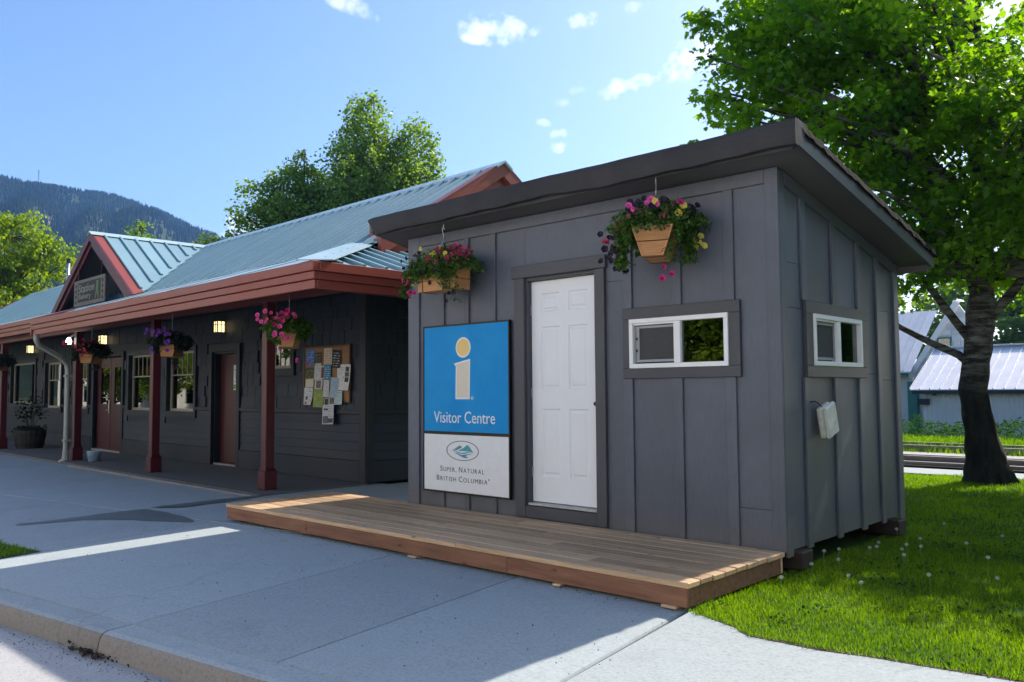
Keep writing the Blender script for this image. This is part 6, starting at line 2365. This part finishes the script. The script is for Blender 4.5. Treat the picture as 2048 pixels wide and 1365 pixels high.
def basket(label, hook, rotz, regions, leafn, seed, L=.56, drop=.55, wtop=.27, wbot=.15, H=.215, leafsz=.036, fsize=.052, spread=(.40, .26, .2), trail=(), matl='basket_leaf', group='wooden hanging flower baskets'):
    """hook: world point under the eave; box hangs 'drop' below"""
    g = np.random.default_rng(seed)
    t = thing('hanging_basket', label, 'flower basket', hook, rotz, group)
    zt = -drop
    zb = zt - H
    hl = L / 2

    def wz(z):
        f_ = (z - zb) / H
        return (wbot + (wtop - wbot) * f_) / 2
    # slats on both long sides
    for sy in (-1, 1):
        for (a, b) in ((0, .48), (.51, 1)):
            z0, z1 = zb + H * a, zb + H * b
            y0, y1 = wz(z0) * sy, wz(z1) * sy
            th = .014 * sy
            MB().add([(-hl, y0, z0), (hl, y0, z0), (hl, y1, z1), (-hl, y1, z1), (-hl, y0 - th, z0), (hl, y0 - th, z0), (hl, y1 - th, z1), (-hl, y1 - th, z1)],
                     [(0, 1, 2, 3), (4, 7, 6, 5), (0, 4, 5, 1), (2, 6, 7, 3), (0, 3, 7, 4), (1, 5, 6, 2)]).build('box_slat', 'cedar_box', t)
    for sx in (-1, 1):
        for (a, b) in ((0, .48), (.51, 1)):
            z0, z1 = zb + H * a, zb + H * b
            x = sx * (hl - .012)
            MB().prism([(-wz(z0) + .015, z0), (wz(z0) - .015, z0), (wz(z1) - .015, z1), (-wz(z1) + .015, z1)], x - .008, x + .008, 0).build('box_end', 'cedar_box', t)
    MB().box((-hl + .01, -wbot / 2 + .012, zb), (hl - .01, wbot / 2 - .012, zb + .012)).build('box_bottom', 'cedar_box', t)
    MB().box((-hl + .02, -wtop / 2 + .03, zt - .05), (hl - .02, wtop / 2 - .03, zt - .03)).build('potting_soil', 'soil', t)
    for sx in (-.72, .72):
        m = MB()
        x = sx * hl
        for sy in (-1, 1):
            m.bar((x, (wz(zb) + .003) * sy, zb - .003), (x, (wz(zt) + .003) * sy, zt), .008, .003, (0, 1, 0))
        m.bar((x, -wz(zb), zb - .003), (x, wz(zb), zb - .003), .008, .003)
        m.build('box_strap', 'black_metal', t)
    m = MB()
    top = (0, 0, -.19)
    for sx in (-.72, .72):
        m.tube([top, (sx * hl, 0, zt + .02)], .0025, 5)
    m.tube([(0, 0, -.19), (.006, 0, -.14), (-.012, 0, -.105), (-.012, 0, -.08), (.01, 0, -.07), (.02, 0, -.085)], .0045, 6)
    m.tube([(.004, 0, .02), (.004, 0, -.06), (-.004, 0, -.082), (-.02, 0, -.075), (-.022, 0, -.05)], .0045, 6)
    m.build('hanger', 'galvanised', t, smooth=True)
    # foliage mass
    P = []
    n1 = int(leafn * .7)
    q = g.normal(0, 1, (n1, 3))
    q /= np.linalg.norm(q, axis=1, keepdims=True)
    q *= g.uniform(.45, 1, (n1, 1))
    q *= np.array(spread)
    q[:, 2] = np.abs(q[:, 2]) - .25 * spread[2] * (np.abs(q[:, 0]) / spread[0]) ** 2
    P.append(q + np.array([0, 0, zt + .0]))
    n2 = leafn - n1
    k = g.uniform(-1, 1, n2)
    side = g.choice([-1, 1], n2, p=[.7, .3])
    dep = g.uniform(0, 1, n2) ** 1.6
    dl = .05 + .07 * np.abs(np.sin(k * 7 + seed)) + .06 * np.abs(k) ** 3
    P.append(np.stack([k * (hl + .06) + g.normal(0, .02, n2), side * (wtop / 2 + .02 + .03 * g.uniform(0, 1, n2)), zt + .02 - dep * dl], 1))
    for (tx, ty, tl, tn) in trail:
        s_ = g.uniform(0, 1, tn)
        P.append(np.stack([tx + .06 * s_ * np.sign(tx + 1e-6) + g.normal(0, .028, tn), ty + g.normal(0, .028, tn), zt + .03 - s_ * tl], 1))
    P = np.concatenate(P)
    o = leaves('foliage', P, leafsz, 'quad', matl, seed + 5, .3, t)
    o['kind'] = 'stuff'
    # flowers: (colour, count, centre, spread)
    for (col, n, c, s_) in regions:
        for _ in range(n):
            d = g.normal(0, 1, 3)
            p = Vector((c[0] + s_[0] * g.uniform(-1, 1), c[1] + s_[1] * g.uniform(-1, 1), zt + c[2] + s_[2] * g.uniform(-1, 1) + (.05 if c[2] > 0 else 0)))
            cdir = Vector((.62, -.78, 0))
            cdir.rotate(Matrix.Rotation(-rotz, 3, 'Z'))
            out = (cdir * .8 + Vector((p.x * 1.2 + g.normal(0, .35), p.y * 1.2 + g.normal(0, .35), .25 + g.normal(0, .3)))).normalized()
            sz = fsize * g.uniform(.75, 1.15)
            ob = link('flower', PET[col], t, p, out.to_track_quat('Z', 'Y').to_euler(), (sz, sz, sz))
    return t


basket('hanging basket at the left corner of the shed with dark purple, yellow and red flowers', (-3.455, -.27, 3.10), R(0),
       [('purple', 17, (-.27, -.12, .07), (.17, .10, .10)), ('yellow', 7, (-.05, -.10, .12), (.28, .08, .06)), ('rose', 40, (.27, -.14, .07), (.22, .12, .10)), ('red', 14, (.05, -.14, .06), (.22, .08, .08)),
        ('magenta', 7, (-.38, -.14, -.16), (.10, .06, .08)), ('purple', 8, (.06, -.17, -.07), (.20, .03, .09)), ('yellow', 5, (-.33, -.14, -.08), (.1, .05, .05)), ('purple', 3, (.24, -.16, -.26), (.08, .03, .10)),
        ('pink', 3, (.40, -.1, .12), (.12, .1, .06))],
       5200, 101, drop=.50, trail=((-.40, -.12, .28, 620), (.12, -.15, .24, 260), (.26, -.15, .38, 90)), spread=(.54, .28, .24), leafsz=.032, wtop=.215, wbot=.20)
basket('hanging basket above the shed window with yellow, pink and near black flowers', (-.90, -.27, 3.12), R(-66),
       [('yellow', 9, (.12, .10, .11), (.22, .16, .08)), ('pink', 15, (.20, -.02, .10), (.16, .20, .09)), ('magenta', 5, (.0, .05, .14), (.26, .2, .05)), ('purple', 12, (.18, -.06, .12), (.14, .18, .06)),
        ('purple', 22, (.05, -.34, -.16), (.16, .10, .16)), ('red', 7, (.08, -.32, -.04), (.14, .08, .08)), ('yellow', 7, (.02, .32, -.02), (.14, .07, .14)), ('magenta', 3, (.16, .10, -.38), (.05, .05, .06)), ('purple', 4, (.1, .33, .08), (.1, .05, .05))],
       5200, 102, fsize=.06, drop=.46, trail=((.08, -.27, .34, 420), (-.08, -.30, .30, 260), (.02, .26, .32, 460), (.18, .15, .33, 120)), spread=(.36, .42, .25), leafsz=.036, L=.46, wtop=.33, wbot=.17, H=.24)
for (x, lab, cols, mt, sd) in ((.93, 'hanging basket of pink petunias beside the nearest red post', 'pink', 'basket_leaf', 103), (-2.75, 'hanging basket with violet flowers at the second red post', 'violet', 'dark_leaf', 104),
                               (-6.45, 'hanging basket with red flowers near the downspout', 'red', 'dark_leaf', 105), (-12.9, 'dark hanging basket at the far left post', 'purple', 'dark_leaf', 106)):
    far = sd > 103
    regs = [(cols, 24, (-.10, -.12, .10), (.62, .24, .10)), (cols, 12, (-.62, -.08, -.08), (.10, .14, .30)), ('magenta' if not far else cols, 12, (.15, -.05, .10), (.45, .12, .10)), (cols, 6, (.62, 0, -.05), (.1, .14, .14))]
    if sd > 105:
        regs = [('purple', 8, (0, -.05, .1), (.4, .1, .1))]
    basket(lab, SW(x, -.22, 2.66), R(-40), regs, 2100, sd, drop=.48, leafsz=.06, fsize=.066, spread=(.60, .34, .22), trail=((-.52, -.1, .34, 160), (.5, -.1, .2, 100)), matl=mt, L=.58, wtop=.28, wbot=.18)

# ------------------------------------------------------------------ planter, bucket, dandelions
t = thing('barrel_planter', 'dark half barrel planter with a spindly shrub at the far left post', 'planter', SW(-13.0, .55, 0))
MB().lathe([(.0, 0), (.30, 0), (.36, .3), (.37, .46), (.34, .46), (.33, .40), (.0, .40)], 20).build('barrel', 'barrel', t, smooth=False)
MB().lathe([(.345, .08), (.352, .12)], 20).lathe([(.372, .33), (.377, .37)], 20).build('hoop', 'black_metal', t)
g_ = np.random.default_rng(8)
m = MB()
P = []
for k in range(9):
    a = k * .7
    e = Vector((.25 * math.cos(a) * g_.uniform(.5, 1.5), .25 * math.sin(a) * g_.uniform(.5, 1.5), .42 + g_.uniform(.35, .85)))
    m.tube([(.05 * math.cos(a), .05 * math.sin(a), .4), (e.x * .5, e.y * .5, e.z * .75), e], [.012, .009, .004], 5)
    for _ in range(26):
        P.append(np.array(e) + g_.normal(0, .09, 3))
for _ in range(260):
    a = g_.uniform(0, 6.28)
    P.append((.36 * math.cos(a) * g_.uniform(.3, 1.1), .36 * math.sin(a) * g_.uniform(.3, 1.1), .42 + g_.uniform(0, .14)))
m.build('stems', 'twig_bark', t)
o = leaves('shrub_leaves', P, .09, 'quad', 'dark_leaf', 9, .3, t)
o['kind'] = 'stuff'

t = thing('bucket', 'small pale blue bucket standing on the porch by the third post', 'bucket', SW(-7.30, .16, 0))
MB().lathe([(.0, .004), (.105, .0), (.135, .19), (.14, .195), (.14, .205), (.128, .205), (.10, .02), (.0, .02)], 20).build('pail', 'bucket_blue', t, smooth=True)
MB().tube([(.135 * math.cos(a), .135 * math.sin(a) * .3 - .04, .19 - .06 * math.sin(a)) for a in [math.pi * k / 8 for k in range(9)]], .004, 5).build('bail', 'galvanised', t)
m = MB()
for k in range(5):
    a = -1.9 + k * .28
    m.prism([(.125 * math.cos(a), .07), (.125 * math.cos(a) + .02, .08), (.125 * math.cos(a) + .015, .12)], .125 * math.sin(a) - .004, .125 * math.sin(a) - .001, 1)
m.build('printed_mark', 'blue_ink', t)

plain('seed_fluff', (0.50, 0.52, 0.48), 0.9)
plain('seed_stem', (0.14, 0.22, 0.07), 0.6)
dm = MB()
g_ = random.Random(2)
for k in range(46):
    z = 1 - 2 * (k + .5) / 46
    r = math.sqrt(1 - z * z)
    a = k * 2.4
    d = Vector((r * math.cos(a), r * math.sin(a), z))
    p = d * .0125
    s1 = d.orthogonal().normalized()
    s2 = d.cross(s1)
    dm.add([(0, 0, 0), p + s1 * .0005, p - s1 * .0005], [(0, 1, 2)])
    dm.add([p + s1 * .0035, p + s2 * .0035 + d * .002, p - s1 * .0035, p - s2 * .0035 + d * .002], [(0, 1, 2, 3)])
DHEAD = dm.mesh('seed_head', 'seed_fluff')
DSTEM = MB().tube([(0, 0, 0), (.006, .002, .06), (.0, 0, .115)], .0022, 5).mesh('stem', 'seed_stem')
SPOTS = [(.075, .80), (.20, 1.32), (.26, .96), (.30, 1.0), (.12, 2.0), (.40, 1.74), (.48, 1.15), (.46, 1.1), (.62, .66), (.55, 1.27), (.9, .3), (.25, .35), (.15, .1), (1.1, 1.0), (.8, 1.6), (1.3, .4), (.5, -.1), (.9, 2.3), (.35, 2.6), (1.2, 1.9), (.2, -.5), (.7, -.4), (1.5, 1.4), (.1, .45)]
for i, (x, y) in enumerate(SPOTS):
    t = thing('dandelion_clock', 'fluffy white dandelion seed head standing in the lawn beside the shed', 'dandelion', (x, y, -.012), rnd.uniform(0, 6), 'dandelion seed heads in the lawn')
    h = rnd.uniform(.75, 1.2)
    link('stem', DSTEM, t, (0, 0, 0), None, (1, 1, h))
    link('seed_head', DHEAD, t, (0, 0, .117 * h), None, (1.0, 1.0, .9))

# ------------------------------------------------------------------ haze
m = MB().box((-1450, -80, -4), (60, 1350, 330))
hz = m.build('haze', 'glass')
hz.data.materials.clear()
hm = bpy.data.materials.new('haze_air')
hm.use_nodes = True
nt = hm.node_tree
nt.nodes.clear()
ho = nt.nodes.new('ShaderNodeOutputMaterial')
pv = nt.nodes.new('ShaderNodeVolumePrincipled')
pv.inputs['Color'].default_value = (0.22, 0.47, 1.0, 1)
pv.inputs['Density'].default_value = 0.00024
pv.inputs['Anisotropy'].default_value = 0.2
nt.links.new(pv.outputs[0], ho.inputs['Volume'])
hz.data.materials.append(hm)
setk(hz, 'stuff', 'thin blue summer haze')
